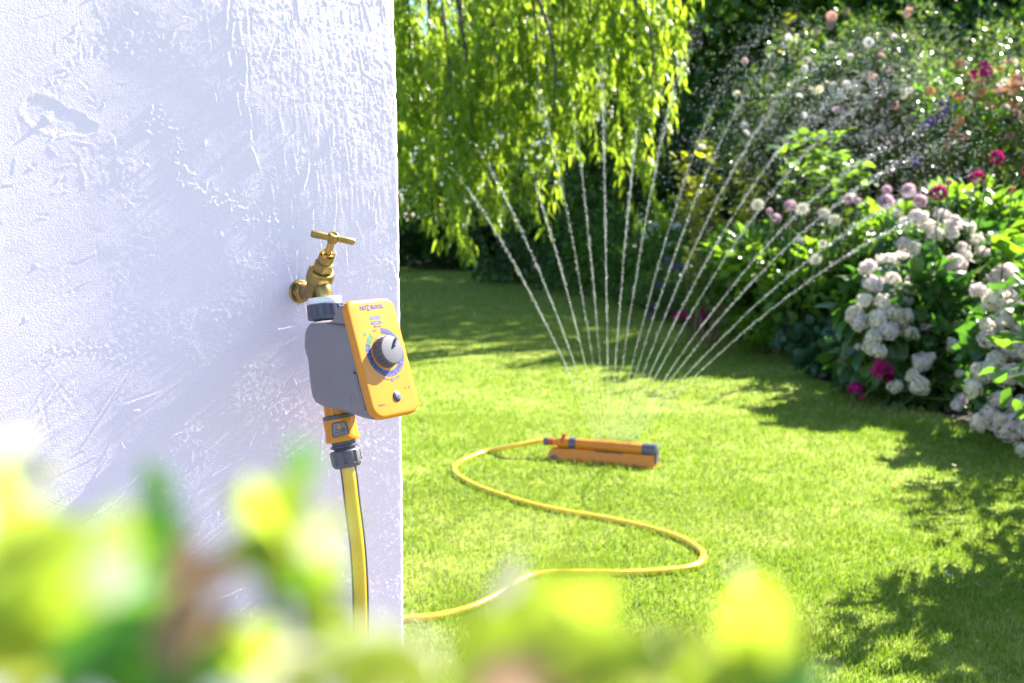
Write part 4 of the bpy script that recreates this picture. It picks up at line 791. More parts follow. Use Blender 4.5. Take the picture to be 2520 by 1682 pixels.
def daisy(seed, mt, n=13, wide=0.4, lift=0.15):
    rg = np.random.default_rng(seed); a = np.arange(2 * n) * 2 * np.pi / n + rg.normal(0, .06, 2 * n); lay = np.repeat([0, 1], n); a = a + lay * np.pi / n
    D = np.stack([np.cos(a), np.sin(a), lift + .25 * lay], 1); v, t, ti = scatter(leaf_proto(wide, .15, .1, 1), D * .12, D, np.stack([-np.cos(a) * .2, -np.sin(a) * .2, np.ones(2 * n)], 1), np.where(lay, .7, .95), rg.uniform(.2, .8, 2 * n))
    return np_mesh('flower_head', v, t, mt, ti, smooth=True)
def five(seed, mt):
    a = np.arange(5) * 2 * np.pi / 5; D = np.stack([np.cos(a), np.sin(a), np.full(5, .2)], 1)
    v, t, ti = scatter(leaf_proto(.95, .1, .12, 1), D * .05, D, np.tile([[0, 0, 1.0]], (5, 1)), np.full(5, .95), np.linspace(.2, .8, 5)); return v, t, ti
def phlox_head(seed, mt, n=12):
    rg = np.random.default_rng(seed); vv = []
    for k in range(n):
        v, t, ti = five(k, mt); d = unit(rg.normal(0, 1, 3) + [0, -.3, .9]); Mx = np.array(axis_frame((0, 0, 0), tuple(d)).to_3x3()); vv.append(((v * .42) @ Mx.T + d * np.array([.75, .75, .6]), t, np.clip(ti + rg.normal(0, .15), 0, 1)))
    V, T, tt = merge(*vv); return np_mesh('flower_head', V, T, mt, tt, smooth=True)
def facing(p, d, s, roll=0.0): return Matrix.Translation(Vector(p)) @ axis_frame((0, 0, 0), d).to_quaternion().to_matrix().to_4x4() @ Matrix.Rotation(roll, 4, 'Z') @ Matrix.Scale(s, 4)
def put(name, me, parent, p, d, s, rg): return link(name, me, parent, mat4=facing(np.array(p) - np.array(parent.location), d, s, rg.uniform(0, 6.28)))
HYD = [dome_head(300 + k, 1.0, 58 + 6 * k, L['lilac_petal' if k in (2, 5) else 'mophead_petal']) for k in range(6)]
BL = [np_mesh('leaf', lv_[0], lv_[1], L['hydrangea'], np.full(len(lv_[0]), tn_), smooth=True) for lv_, tn_ in ((smooth_leaf(.66, .12, .18), .2), (smooth_leaf(.7, .1, .28), .5), (smooth_leaf(.62, .16, .1), .75), (smooth_leaf(.68, .14, .35), .95))]

def hydrangea(label, base, c, r, heads, nleaf, seed, lsz=0.12, inner=700):
    """heads: (px, py, depth, diameter in px)"""
    rg = np.random.default_rng(seed); b = np.array([base[0], base[1], 0.0]); t = empty('hydrangea_bush', b); tag(t, label, 'hydrangea'); hp_ = []
    cc = np.array(c, float)
    more = [(px + rg.normal(0, 26), py + rg.normal(0, 22), y + rg.uniform(-.05, .15), dpx * rg.uniform(.5, .75)) for (px, py, y, dpx) in heads if rg.random() < .6]
    for (px, py, y, dpx) in list(heads) + more:
        p = at(px, py, y); s = dpx * y / FPX / 2; d = unit(unit((p - cc) / np.array(r)) + np.array([0, -.25, .7]) + rg.normal(0, .15, 3)); link('flower_head', HYD[int(rg.integers(6))], t, mat4=facing(p - b, tuple(d), s * rg.uniform(.72, .98), rg.uniform(0, 6.28)) @ Matrix.Diagonal((rg.uniform(.85, 1.2), rg.uniform(.8, 1.1), rg.uniform(.8, 1.1), 1))); hp_.append(p - d * s * .3)
    stem_set('stem', t, M['green_stem'], b, hp_, 0.006, 0.0035, 4, 0.06, rg)
    # broad leaves that can be picked out, on the side one sees and around
    for k in range(nleaf):
        d = unit(rg.normal(0, 1, 3) * np.array([1, 1, .9]) + np.array([-.25, -.55, .1])); p = cc + np.array(r) * d * rg.uniform(.6, .93)
        if p[2] < .06: p[2] = rg.uniform(.06, .2)
        D = unit(d * np.array([1, 1, .2]) + rg.normal(0, .5, 3) + [0, 0, -.35]); Nn = unit(np.array([0, -.1, 1.0]) + d * .4 + rg.normal(0, .35, 3)); Y = unit(np.cross(Nn, D)); Z = np.cross(D, Y); s = lsz * rg.uniform(.7, 1.25)
        o = link('leaf', BL[int(rg.integers(4))], t); o.matrix_local = frame(p - b, D * s, Y * s, Z * s)
    se = cloud(inner, cc, np.array(r) * .82, 16, rg, shell=.45); se[0][:, 2] = np.maximum(se[0][:, 2], .03)
    foliage('inner_leaves', t, L['hydrangea'], se, LFR, lsz * .95, rg, kind='stuff'); return t
HA = [(2135, 660, 5.35, 62), (2180, 640, 5.45, 55), (2215, 632, 5.6, 40), (2150, 700, 5.25, 58), (2195, 690, 5.3, 56), (2235, 712, 5.35, 50), (2130, 740, 5.2, 55), (2172, 745, 5.15, 58), (2215, 742, 5.25, 52), (2255, 690, 5.45, 45), (2290, 715, 5.4, 50), (2315, 735, 5.4, 46), (2105, 775, 5.2, 62), (2160, 785, 5.1, 62), (2200, 770, 5.12, 56), (2115, 795, 5.15, 60), (2220, 780, 5.15, 62), (2270, 795, 5.2, 66), (2185, 815, 5.05, 58), (2150, 830, 5.05, 56), (2240, 820, 5.1, 55), (2165, 865, 5.0, 56), (2140, 855, 5.05, 50), (2270, 890, 5.05, 60), (2262, 950, 4.95, 62), (2245, 925, 5.0, 46), (2350, 795, 5.3, 60), (2345, 850, 5.15, 52), (2405, 820, 5.2, 56), (2425, 850, 5.15, 48), (2365, 985, 4.95, 46), (2300, 750, 5.4, 42), (2385, 700, 5.6, 44)]
hydrangea('white mophead hydrangea bush at the middle of the border, its lowest head near the turf', ground(2210, 985), at(2225, 810, 5.45), (.40, .34, .42), HA, 170, 501)
HB = [(2225, 550, 5.9, 44), (2260, 535, 5.9, 50), (2290, 560, 5.85, 52), (2320, 530, 5.95, 50), (2345, 555, 5.85, 46), (2300, 575, 5.8, 44), (2340, 575, 5.8, 46), (2250, 612, 5.75, 56), (2280, 620, 5.75, 50), (2225, 600, 5.8, 46), (2350, 650, 5.7, 64), (2385, 560, 6.0, 46), (2400, 590, 5.95, 46), (2415, 620, 5.9, 44), (2295, 662, 5.7, 48), (2445, 690, 5.8, 58), (2475, 670, 5.8, 50), (2500, 720, 5.7, 54), (2370, 610, 5.85, 44)]
hydrangea('white and lilac hydrangea bush behind the middle one, under the dark red dahlias', ground(2330, 950) + [0, .9, 0], at(2350, 650, 6.2), (.5, .34, .36), HB, 110, 502)
HC = [(2455, 740, 4.5, 84), (2500, 725, 4.5, 78), (2530, 760, 4.4, 80), (2470, 790, 4.4, 82), (2515, 800, 4.35, 80), (2440, 830, 4.35, 70), (2490, 850, 4.3, 82), (2530, 860, 4.25, 76), (2450, 890, 4.25, 72), (2420, 915, 4.2, 74), (2480, 925, 4.2, 80), (2395, 955, 4.15, 56), (2525, 930, 4.15, 70), (2470, 985, 4.1, 72), (2520, 1000, 4.1, 76), (2435, 1020, 4.1, 60), (2410, 1040, 4.1, 54), (2485, 1050, 4.05, 80), (2530, 1060, 4.0, 70), (2515, 1105, 3.95, 56), (2560, 780, 4.4, 80), (2580, 900, 4.2, 80), (2575, 1000, 4.1, 80), (2600, 850, 4.3, 80)]
hydrangea('big creamy hydrangea bush at the right edge, closest to the camera', ground(2560, 1080) + [0, .25, 0], at(2545, 890, 4.5), (.34, .32, .42), HC, 110, 503, 0.11)
# ------------------------------------------------------------------ border shrubs and perennials
GB = 'dense tall shrubs at the back of the border'
for k, (px, py, y, rx, rz, lab, mt, n) in enumerate([
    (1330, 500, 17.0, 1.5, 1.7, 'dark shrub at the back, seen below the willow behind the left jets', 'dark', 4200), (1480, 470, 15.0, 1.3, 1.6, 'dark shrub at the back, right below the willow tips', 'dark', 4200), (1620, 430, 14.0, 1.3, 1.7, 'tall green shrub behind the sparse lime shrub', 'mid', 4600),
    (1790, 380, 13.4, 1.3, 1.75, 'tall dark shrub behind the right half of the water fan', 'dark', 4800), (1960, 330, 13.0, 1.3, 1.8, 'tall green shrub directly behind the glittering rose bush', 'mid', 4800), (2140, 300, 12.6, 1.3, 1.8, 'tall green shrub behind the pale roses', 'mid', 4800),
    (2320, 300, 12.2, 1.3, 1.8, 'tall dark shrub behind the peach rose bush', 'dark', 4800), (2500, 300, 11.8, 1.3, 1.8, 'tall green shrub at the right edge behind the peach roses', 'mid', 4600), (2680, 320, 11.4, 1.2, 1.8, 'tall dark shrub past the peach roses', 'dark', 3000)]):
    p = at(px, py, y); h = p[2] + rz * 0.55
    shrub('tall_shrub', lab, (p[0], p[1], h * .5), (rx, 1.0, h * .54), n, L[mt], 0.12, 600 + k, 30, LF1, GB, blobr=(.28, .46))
GL = 'low leafy plants along the lawn edge'
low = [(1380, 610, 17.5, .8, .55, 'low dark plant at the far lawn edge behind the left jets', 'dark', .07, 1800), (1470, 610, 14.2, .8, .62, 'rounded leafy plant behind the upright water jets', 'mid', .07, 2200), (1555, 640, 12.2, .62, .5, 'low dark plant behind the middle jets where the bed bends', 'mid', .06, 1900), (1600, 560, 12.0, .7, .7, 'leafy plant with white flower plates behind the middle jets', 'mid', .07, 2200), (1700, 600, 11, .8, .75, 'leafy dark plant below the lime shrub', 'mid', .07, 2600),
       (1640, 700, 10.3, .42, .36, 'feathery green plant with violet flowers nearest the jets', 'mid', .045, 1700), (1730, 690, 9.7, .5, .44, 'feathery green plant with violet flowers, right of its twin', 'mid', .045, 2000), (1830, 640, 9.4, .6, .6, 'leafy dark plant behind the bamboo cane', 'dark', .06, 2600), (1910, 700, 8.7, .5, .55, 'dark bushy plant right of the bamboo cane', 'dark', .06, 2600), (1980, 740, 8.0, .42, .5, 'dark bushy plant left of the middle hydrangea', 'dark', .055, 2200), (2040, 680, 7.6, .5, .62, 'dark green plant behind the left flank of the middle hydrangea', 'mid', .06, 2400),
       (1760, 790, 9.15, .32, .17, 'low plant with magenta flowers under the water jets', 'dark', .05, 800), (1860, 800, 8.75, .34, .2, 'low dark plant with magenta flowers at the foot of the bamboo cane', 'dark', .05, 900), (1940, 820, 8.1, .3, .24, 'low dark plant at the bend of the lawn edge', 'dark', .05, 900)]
LOWT = {}
for k, (px, py, y, rx, rz, lab, mt, sz, n) in enumerate(low):
    p = at(px, py, y); h = max(p[2] + rz * .55, rz * 1.2); nm = 'border_plant'
    LOWT[k] = shrub(nm, lab, (p[0], p[1], h * .48), (rx, rx * .8, h * .52), n, L[mt], sz, 640 + k, 20, LF1 if sz < .06 else LF2, GL, 'plant', up=.6, stem_m=M['green_stem'])
def flowers_on(t, me, pts, mrad, rg, stem=0.25, tilt=.35, name='flower_head'):
    loc = np.array(t.location)
    for (px, py, y) in pts:
        p = at(px, py, y); d = unit(np.array([-.1, -.45, .75]) + rg.normal(0, tilt, 3)); s = mrad * rg.uniform(.85, 1.15)
        put(name, me[int(rg.integers(len(me)))] if isinstance(me, list) else me, t, p, tuple(d), s, rg)
        if stem: part('flower_stalk', tube([tuple(p - loc), tuple(p - loc + np.array([rg.normal(0, .03), .03, -stem * .5])), tuple(p - loc + np.array([rg.normal(0, .05), .06, -stem]))], 0.0035, 4), M['green_stem'], t, ang=180)
rgf = np.random.default_rng(900)
PHX = [phlox_head(k, L['magenta_petal']) for k in range(3)]; CRM = [phlox_head(10 + k, L['crimson_petal']) for k in range(2)]; VIO = [phlox_head(20 + k, L['violet_petal'], 7) for k in range(3)]
WHT = [phlox_head(30 + k, L['white_petal'], 11) for k in range(2)]
flowers_on(LOWT[11], PHX, [(1678, 776, 8.9), (1668, 782, 8.9), (1718, 764, 8.8), (1723, 785, 8.8), (1730, 768, 8.8), (1762, 778, 8.8), (1757, 785, 8.8), (1803, 775, 8.7), (1790, 770, 8.7)], .07, rgf, .12)
flowers_on(LOWT[12], PHX + CRM, [(1868, 795, 8.2), (1928, 790, 7.9), (1943, 792, 7.9), (1955, 785, 7.9), (1880, 790, 8.2), (1935, 783, 7.9)], .06, rgf, .12)
flowers_on(LOWT[5], VIO, [(1640, 640, 10.1), (1608, 752, 10.0), (1668, 690, 10.0), (1660, 660, 10.1), (1622, 700, 10.1), (1690, 735, 9.9), (1600, 775, 9.95), (1650, 745, 10), (1675, 655, 10.1)], .042, rgf, .2)
flowers_on(LOWT[6], VIO, [(1798, 657, 9.5), (1768, 650, 9.5), (1825, 672, 9.5), (1745, 680, 9.4), (1810, 698, 9.4), (1775, 745, 9.3), (1712, 662, 9.6), (1735, 708, 9.4), (1690, 670, 9.6), (1755, 668, 9.5)], .042, rgf, .2)
flowers_on(LOWT[3], WHT, [(1580, 550, 11.6), (1608, 560, 11.6), (1625, 548, 11.6), (1640, 610, 11.5), (1655, 607, 11.5), (1592, 590, 11.6), (1665, 560, 11.5)], .07, rgf, .25)
# bamboo canes
for lab, (px, py0, py1, y) in (('thin bamboo cane standing among the magenta flowers', (1867, 690, 832, 8.9)), ('short bamboo cane between the dark plants, left of the hydrangea', (1992, 680, 850, 7.6)), ('thin bamboo cane behind the middle of the lime shrub', (1742, 560, 690, 9.9))):
    a, b = at(px, py0, y), at(px + 2, py1, y); b[2] = 0; tag(part('bamboo_cane', tube([tuple(b), tuple((a + b) / 2), tuple(a)], 0.007, 7), M['cane'], None, ang=180), lab, 'cane')

# glittering roses with small wet leaves
def rose(label, px, py, y, rx, rz, n, seed, petals, npet, mt='glossy', sz=.06, spread=(200, 150), prad=.045):
    rg = np.random.default_rng(seed); p = at(px, py, y); t = shrub('rose_bush', label, p, (rx, rx * .7, rz), n, L[mt], sz, seed, 46, LF2, None, 'rose bush', blobr=(.16, .3), up=.3, stems=16, shell=.35, bottom=-1)
    PM = [pompom(seed + k, q, 34, .6) for k, q in enumerate(petals)]
    flowers_on(t, PM, [(px + rg.normal(0, spread[0] * .55), py + rg.normal(-30, spread[1] * .5), y - rx * .35 + rg.normal(0, .25)) for _ in range(npet)], prad, rg, .2, .5)
    return t
rose('wet rose bush glittering with pale blooms behind the falling water', 2040, 300, 9.2, 1.05, .95, 6500, 701, [L['white_petal'], L['mauve_petal'], L['white_petal'], L['cream_petal']], 95, spread=(210, 140), prad=.04)
rose('rose bush with pale pink blooms, left of the peach flowered bush', 2210, 250, 9.6, .95, .9, 4200, 702, [L['pink_petal'], L['white_petal'], L['cream_petal']], 60, spread=(150, 130), prad=.05)
rose('peach flowered rose bush at the upper right edge', 2460, 270, 8.6, .95, .75, 4600, 703, [L['peach_petal'], L['peach_petal'], L['cream_petal'], L['pink_petal']], 66, spread=(160, 95), prad=.05)
rose('climbing rose with a pale pink cluster rising above the glittering bush', 2090, 130, 10.2, .5, .5, 900, 704, [L['pink_petal'], L['cream_petal']], 14, 'bright', .07, (80, 70), .055)
cl = shrub('clematis', 'violet flowered climber among the roses, left of the peach blooms', at(2320, 290, 8.2), (.35, .3, .4), 900, L['mid'], .05, 710, 14, LF2, None, 'climber')
flowers_on(cl, VIO, [(2310, 265, 8), (2325, 250, 8), (2300, 295, 8), (2290, 305, 8), (2330, 275, 8), (2345, 270, 8), (2275, 310, 8), (2318, 285, 8), (2250, 400, 7.8)], .05, rgf, 0)
fu = empty('fuchsia_plant', at(2420, 185, 8.0) * [1, 1, 0]); tag(fu, 'tall plant topped by a bright magenta bloom against the peach roses', 'flower')
stem_set('stem', fu, M['green_stem'], np.array(fu.location), [at(2420, 180, 8.0), at(2400, 182, 8.05)], .006, .004, rg=rgf)
flowers_on(fu, PHX, [(2421, 165, 8), (2417, 182, 8), (2428, 178, 8), (2398, 184, 8.05)], .055, rgf, 0)
foliage('foliage', fu, L['bright'], cloud(160, at(2420, 300, 8.0), (.12, .12, .45), 12, rgf), LF2, .08, rgf)

# sparse lime-leaved shrub and its little sapling
def sprays(name, label, base, tips, nleaf, mt, sz, seed, cat='shrub', proto=LF2):
    rg = np.random.default_rng(seed); b = np.array([base[0], base[1], 0.0]); t = empty(name, b); tag(t, label, cat); P, D, N_ = [], [], []
    for tp in tips:
        s0 = b + np.array([rg.normal(0, .1), rg.normal(0, .08), 0]); q = np.array(spline([s0, s0 * .35 + tp * .65 + np.array([rg.normal(0, .1), rg.normal(0, .1), .15]), tp], 10))
        part('stem', tube([tuple(x - b) for x in q], list(np.linspace(.008, .002, len(q))), 5), M['twig'], t, ang=180)
        for k in range(nleaf):
            i = int(len(q) * (.45 + .55 * rg.random() ** .8)) - 1; a = rg.uniform(0, 6.28); P.append(q[i] + rg.normal(0, .03, 3)); D.append([math.cos(a), math.sin(a), rg.uniform(-.3, .7)]); N_.append(rg.normal(0, .5, 3) + [0, 0, .8])
    foliage('leaves', t, mt, (np.array(P), np.array(D), np.array(N_), np.clip(rg.normal(.55, .25, len(P)), 0, 1)), proto, sz, rg); return t
rg = np.random.default_rng(720)
sprays('lime_shrub', 'airy shrub with sunlit lime yellow leaves behind the water jets', at(1770, 600, 8.2), [at(px, py, 8.2 + rg.normal(0, .25)) for px, py in ((1665, 390), (1695, 370), (1690, 430), (1720, 450), (1680, 480), (1705, 520), (1745, 350), (1775, 395), (1760, 450), (1740, 500), (1800, 380), (1795, 450), (1830, 440), (1860, 430), (1870, 470), (1840, 500), (1810, 520), (1770, 540), (1740, 550), (1885, 450))], 26, L['lime'], .075, 721)
sprays('lime_sapling', 'small sapling with a tuft of lime yellow leaves, below the airy shrub', at(1725, 700, 7.6), [at(1690, 622, 7.5), (at(1712, 628, 7.5)), at(1725, 655, 7.5), at(1700, 635, 7.5)], 9, L['lime'], .07, 722, 'sapling')
sprays('leafy_shrub', 'shrub with broad fresh green leaves right of the lime shrub', at(2010, 520, 7.8), [at(px, py, 7.8 + rg.normal(0, .25)) for px, py in ((1930, 360), (1965, 330), (2000, 325), (2040, 340), (2075, 315), (2080, 370), (2100, 400), (2050, 400), (2010, 390), (1960, 400), (1990, 420), (2080, 430), (1940, 440), (2030, 360))], 20, L['bright'], .115, 723)
sprays('yellow_sprig', 'spindly plant of small yellow green leaves at the top, before the dark trees', at(1955, 300, 10.5), [at(px, py, 10.5 + rg.normal(0, .1)) for px, py in ((1930, 20), (1950, 10), (1970, 30), (1945, 70), (1960, 110), (1955, 160))], 22, L['lime'], .075, 724)

# dahlias
DCR = [pompom(800 + k, L['crimson_petal'], 80, .45) for k in range(2)]; DMA = [pompom(810 + k, L['mauve_petal'], 110, .3, ph_max=2.3) for k in range(2)]; DWH = [daisy(820 + k, L['cream_petal']) for k in range(2)]
CEN = mk_mesh('flower_centre', *lathe([(.24, .08), (.2, .18), (.1, .24), (.01, .25)], 10), M['petal_yellow'])
def dahlia(label, px, py, y, rx, rz, n, seed, mt, fl, kind, sz=.1, prad=.07):
    rg = np.random.default_rng(seed); p = at(px, py, y); h = p[2] + rz * .5; t = shrub('dahlia_plant', label, (p[0], p[1], h * .52), (rx, rx * .75, h * .5), n, L[mt], sz, seed, 26, LF2, None, 'dahlia', blobr=(.22, .38), up=.55, stem_m=M['green_stem'], stems=12)
    loc = np.array(t.location)
    for (fx, fy, fyd, dpx) in fl:
        fyd -= .35; q = at(fx, fy, fyd); d = unit(np.array([-.15, -.8, .5]) + rg.normal(0, .25, 3)); s = dpx * fyd / FPX / 2
        fh = put('flower_head', kind[int(rg.integers(len(kind)))], t, q, tuple(d), s * (1.05 if kind is not DCR else 1.0), rg)
        if kind is DWH: link('flower_centre', CEN, fh)
        part('flower_stalk', tube([tuple(q - loc), tuple(q - loc + [rg.normal(0, .03), .03, -.15]), tuple(q - loc + [rg.normal(0, .05), .1, -.4])], .005, 5), M['green_stem'], t, ang=180)
    return t
dahlia('dahlia plant with two big dark crimson blooms, right of the pale pink ones', 2390, 530, 6.9, .55, .5, 1900, 801, 'bright', [(2310, 476, 5.95, 48), (2405, 441, 5.95, 48), (2452, 388, 6.0, 40), (2335, 450, 6.1, 16), (2490, 470, 6, 20)], DCR)
dahlia('dahlia plant with ball shaped pale pink blooms beside the crimson ones', 2200, 540, 6.9, .5, .45, 1800, 802, 'bright', [(2235, 469, 6.4, 38), (2264, 495, 6.4, 38), (2180, 497, 6.45, 42), (2182, 468, 6.5, 26), (2088, 490, 6.6, 28), (2110, 495, 6.6, 18)], DMA)
dahlia('dahlia plant with open white blooms in front of the leafy shrub', 1990, 590, 7.2, .6, .45, 2100, 803, 'bright', [(1865, 505, 6.9, 34), (1975, 515, 6.7, 34), (2028, 527, 6.7, 34), (2054, 543, 6.65, 34), (2008, 640, 6.6, 32), (1970, 592, 6.7, 20), (2025, 600, 6.6, 22)], DWH)
dahlia('dahlia plant with dusky mauve blooms between the white ones', 1900, 600, 7.5, .5, .4, 1700, 804, 'mid', [(1945, 508, 6.8, 36), (1910, 538, 6.85, 28), (1893, 520, 7.0, 18)], DMA)
dahlia('leafy dahlia at the right edge without open blooms', 2520, 560, 7.0, .45, .5, 1500, 805, 'mid', [(2530, 420, 6.8, 30)], DCR, .12)
lv = sprays('canna_plant', 'plant with large upright green leaves at the right edge above the creamy hydrangea', at(2480, 700, 5.4), [at(2470, 585, 5.35), at(2490, 570, 5.4), at(2450, 640, 5.3), at(2505, 620, 5.4), at(2475, 630, 5.3)], 4, L['bright'], .17, 725, 'plant', LFR)
# front of the border
fp = [(2010, 880, 6.75, .26, .34, 'blue green broad leaved plant with a tiny pink bloom at the lawn bend', 'bluegreen', .10, 420), (2080, 900, 6.2, .28, .3, 'broad leaved plant left of the magenta phlox, with violet buds', 'bluegreen', .10, 480), (2150, 920, 5.75, .22, .26, 'leafy phlox with bright magenta blooms under the white hydrangea', 'bluegreen', .09, 420), (2080, 800, 7.0, .35, .45, 'dark leafy plant against the left flank of the middle hydrangea', 'mid', .07, 1300), (2330, 980, 5.4, .4, .2, 'dark ground plant in the shade under the middle hydrangea', 'dark', .07, 900)]
FPT = []
for k, (px, py, y, rx, rz, lab, mt, sz, n) in enumerate(fp):
    p = at(px, py, y); h = max(p[2] + rz * .5, rz); FPT.append(shrub('border_plant', lab, (p[0], p[1], h * .5), (rx, rx * .8, h * .5), n, L[mt], sz, 670 + k, 14, LFR, GL, 'plant', up=.7, stem_m=M['green_stem']))
flowers_on(FPT[2], PHX, [(2172, 895, 5.1), (2158, 915, 5.1), (2182, 910, 5.08), (2168, 928, 5.1), (2165, 905, 5.1), (2185, 897, 5.3), (2160, 925, 5.3), (2190, 912, 5.3), (2200, 937, 5.25), (2175, 915, 5.28), (2112, 962, 5.35), (2117, 904, 5.5), (2105, 958, 5.2), (2118, 966, 5.2)], .042, rgf, .15)
flowers_on(FPT[2], CRM, [(2180, 890, 5.4), (2215, 955, 5.3), (2228, 945, 5.3), (2188, 925, 5.32)], .035, rgf, .15)
flowers_on(FPT[0], PHX, [(2010, 857, 6.4), (2043, 835, 6.6)], .03, rgf, .1); flowers_on(FPT[1], VIO, [(2057, 833, 6.3), (2072, 842, 6.3), (2095, 820, 6.4)], .035, rgf, .1)
# more of the border beyond the right edge; its shade falls on the lawn
GR = 'shrubs of the border just beyond the view'
shrub('border_shrub', 'leafy shrub of the border whose shade falls on the lower right lawn', (2.62, 3.85, .75), (.5, .5, .75), 1700, L['mid'], .075, 690, 24, LF2, GR)
shrub('border_shrub', 'leafy shrub of the border closest to the camera', (1.98, 2.85, .62), (.42, .42, .6), 1800, L['mid'], .075, 691, 20, LF2, GR)
shrub('border_shrub', 'tall leafy shrub of the border behind the closest one', (2.55, 3.1, 1.0), (.45, .45, .9), 1400, L['mid'], .085, 692, 20, LF2, GR)

# ------------------------------------------------------------------ fallen leaves and petals
for lab, px, py, s, mt, cat in (('orange fallen leaf lying on the sunny grass right of the sprinkler', 2199, 1200, .035, 'peach_petal', 'leaf'), ('white fallen petal on the lawn at the edge of the hydrangea shade', 2352, 1147, .03, 'white_petal', 'petal'), ('tiny white petal in the hydrangea shade on the lawn', 2188, 1034, .02, 'white_petal', 'petal'),
                                ('brown dead leaf on the grass right of the hose bend', 1975, 1335, .02, 'boxbrown', 'leaf'), ('pinkish dead petal in the lower right shade', 2328, 1414, .025, 'mauve_petal', 'petal'), ('pale straw coloured leaf in the lower right shade', 2411, 1444, .035, 'boxbrown', 'leaf'), ('white petal in the upper part of the lower right shade', 2417, 1217, .02, 'white_petal', 'petal'), ('small white petal in the middle of the lower right shade', 2454, 1263, .018, 'white_petal', 'petal')):
    v, t = smooth_leaf(.5, .25, .2, 5); a = rgf.uniform(0, 6.28); p = ground(px, py, .034)
    o = link('fallen_' + cat, np_mesh('fallen_' + cat, v * s * .7, t, L[mt], np.full(len(v), .5), smooth=True), None); o.location = p; o.rotation_euler = (rgf.normal(0, .3), rgf.normal(0, .3), a); tag(o, lab, cat)

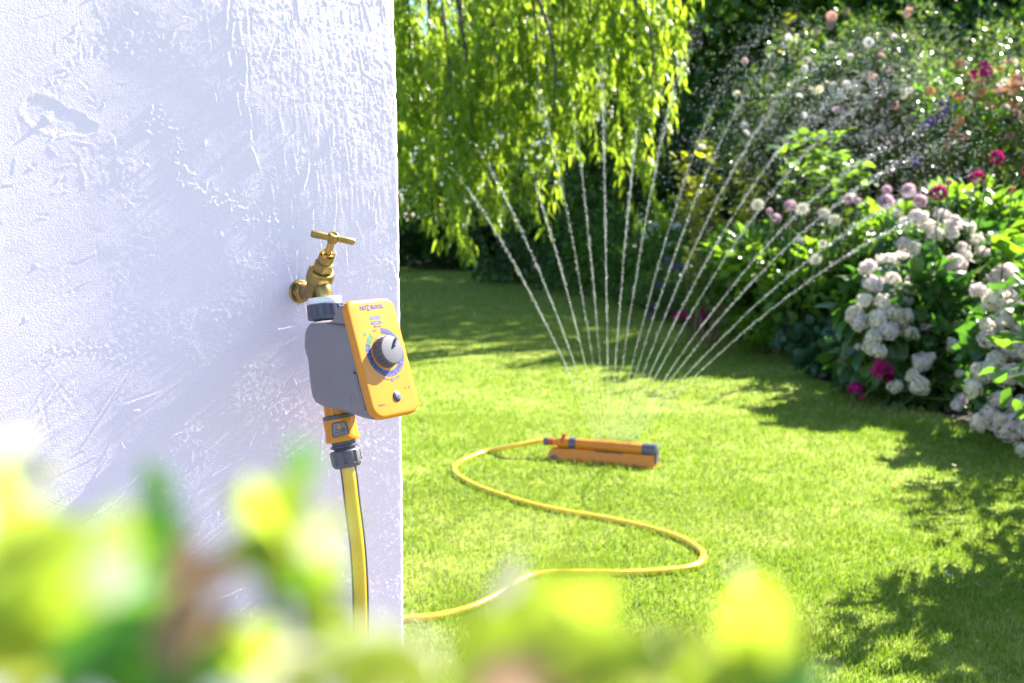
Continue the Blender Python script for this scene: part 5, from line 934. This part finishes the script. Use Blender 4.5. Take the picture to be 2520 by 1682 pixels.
# ------------------------------------------------------------------ clipped shrub right in front of the lens
def near_shrub():
    rg = np.random.default_rng(950); b = np.array([-0.01, 0.17, 0.0]); t = empty('box_shrub', b); tag(t, 'out of focus leafy shoots of a shrub right in front of the lens', 'shrub')
    LM = {}
    for key in ('box', 'boxgreen', 'boxbrown', 'boxhighlight'):
        for k in range(2):
            v, tr = smooth_leaf(.6, .12 + .06 * k, .12 + .12 * k, 7); LM[key, k] = np_mesh('leaf', v, tr, L[key], np.full(len(v), .35 + .4 * k), smooth=True)
    # (x, y in the photograph, depth, length in px, kind, direction in degrees)
    lv = [(60, 1330, .13, 330, 'box', 20), (150, 1420, .135, 360, 'box', 50), (-30, 1480, .13, 380, 'box', 10), (250, 1370, .125, 300, 'box', 60), (262, 1400, .115, 190, 'boxhighlight', 80), (190, 1560, .14, 380, 'box', 30), (60, 1620, .13, 380, 'box', -10), (240, 1590, .13, 300, 'boxgreen', 40), (330, 1530, .135, 260, 'boxgreen', 60), (20, 1240, .15, 260, 'box', 100), (0, 1120, .19, 240, 'boxhighlight', 60), (60, 1180, .18, 200, 'boxhighlight', 20),
          (380, 1270, .15, 190, 'boxgreen', 75), (395, 1340, .15, 200, 'boxgreen', 60), (380, 1190, .17, 120, 'boxgreen', 100), (450, 1410, .145, 200, 'boxbrown', 80), (540, 1400, .15, 170, 'boxbrown', 40), (460, 1480, .14, 220, 'boxbrown', 100), (530, 1560, .14, 190, 'boxbrown', 60), (420, 1560, .13, 230, 'boxbrown', 120), (580, 1540, .14, 130, 'box', 90), (600, 1610, .13, 250, 'box', 40), (480, 1650, .13, 260, 'boxgreen', 20), (340, 1660, .13, 300, 'boxgreen', 0),
          (650, 1290, .14, 230, 'box', 120), (690, 1230, .145, 210, 'box', 60), (640, 1360, .14, 240, 'box', 150), (720, 1330, .14, 240, 'box', 20), (700, 1400, .14, 220, 'boxgreen', -60), (770, 1400, .145, 220, 'box', -30), (785, 1322, .125, 120, 'boxhighlight', 60), (730, 1180, .155, 150, 'boxgreen', 85), (745, 1130, .16, 110, 'boxgreen', 110), (610, 1240, .16, 130, 'box', 150), (820, 1290, .15, 130, 'box', 30),
          (780, 1480, .15, 170, 'box', -60), (840, 1540, .15, 190, 'box', -50), (860, 1600, .14, 200, 'box', -70), (800, 1640, .13, 260, 'box', 10), (930, 1590, .135, 230, 'boxhighlight', 20), (960, 1650, .13, 300, 'box', 0), (1040, 1640, .135, 150, 'boxhighlight', 70), (720, 1660, .13, 260, 'boxhighlight', 20),
          (1250, 1560, .15, 260, 'box', 60), (1330, 1490, .16, 240, 'box', 80), (1430, 1520, .16, 260, 'box', 60), (1380, 1600, .14, 320, 'box', 20), (1200, 1650, .14, 260, 'box', 10), (1300, 1690, .135, 320, 'boxbrown', 0), (1500, 1620, .14, 320, 'box', 10), (1600, 1650, .14, 320, 'box', 0), (1480, 1450, .18, 170, 'box', 95), (1250, 1450, .18, 180, 'boxhighlight', 70), (1390, 1420, .18, 170, 'box', 90), (1650, 1600, .15, 220, 'box', 30), (1160, 1540, .16, 180, 'box', 110),
          (1860, 1560, .14, 260, 'box', 70), (1910, 1610, .14, 280, 'box', 40), (1800, 1620, .14, 280, 'box', 140), (1840, 1500, .15, 200, 'box', 85), (1890, 1500, .15, 160, 'box', 50), (1830, 1450, .17, 150, 'boxhighlight', 95), (1960, 1690, .135, 220, 'boxgreen', 10), (1780, 1680, .135, 260, 'box', 10)]
    for (px, py, y, lpx, key, ang) in lv:
        y *= .78; p = at(px, py, y); s = lpx * y / FPX; a = math.radians(ang); D = unit(np.array([math.cos(a), rg.normal(0, .35), math.sin(a)])); Nn = unit(np.array([rg.normal(0, .35), -.75, .6]) + rg.normal(0, .2, 3)); Y = unit(np.cross(Nn, D)); Z = np.cross(D, Y)
        o = link('leaf', LM[key, int(rg.integers(2))], t); o.matrix_local = frame(p - D * s * .5 - b, D * s, Y * s, Z * s)
    for (px, py, y) in ((150, 1450, .11), (450, 1500, .117), (660, 1300, .113), (740, 1160, .125), (860, 1600, .117), (1380, 1500, .125), (1870, 1540, .117), (1620, 1640, .117), (20, 1280, .117), (1040, 1640, .11), (385, 1260, .12)):
        p = at(px, py, y); q = spline([(b[0] + (p[0] - b[0]) * .15, b[1] + .02, 0.02), (b[0] + (p[0] - b[0]) * .5, b[1] + .03, .5), (p[0] * .95 + b[0] * .05, p[1] + .015, .8), tuple(p)], 7)
        part('stem', tube([tuple(np.array(x) - b) for x in q], list(np.linspace(.005, .0012, len(q))), 6), M['green_stem'], t, ang=180)
    se = cloud(1300, (0.0, .2, .42), (.24, .13, .40), 24, rg); k = se[0][:, 2] < .80; se = tuple(s[k] for s in se); se[0][:, 2] = np.maximum(se[0][:, 2], .02)
    foliage('lower_leaves', t, L['box'], se, LF2, .022, rg, kind='stuff')
near_shrub()
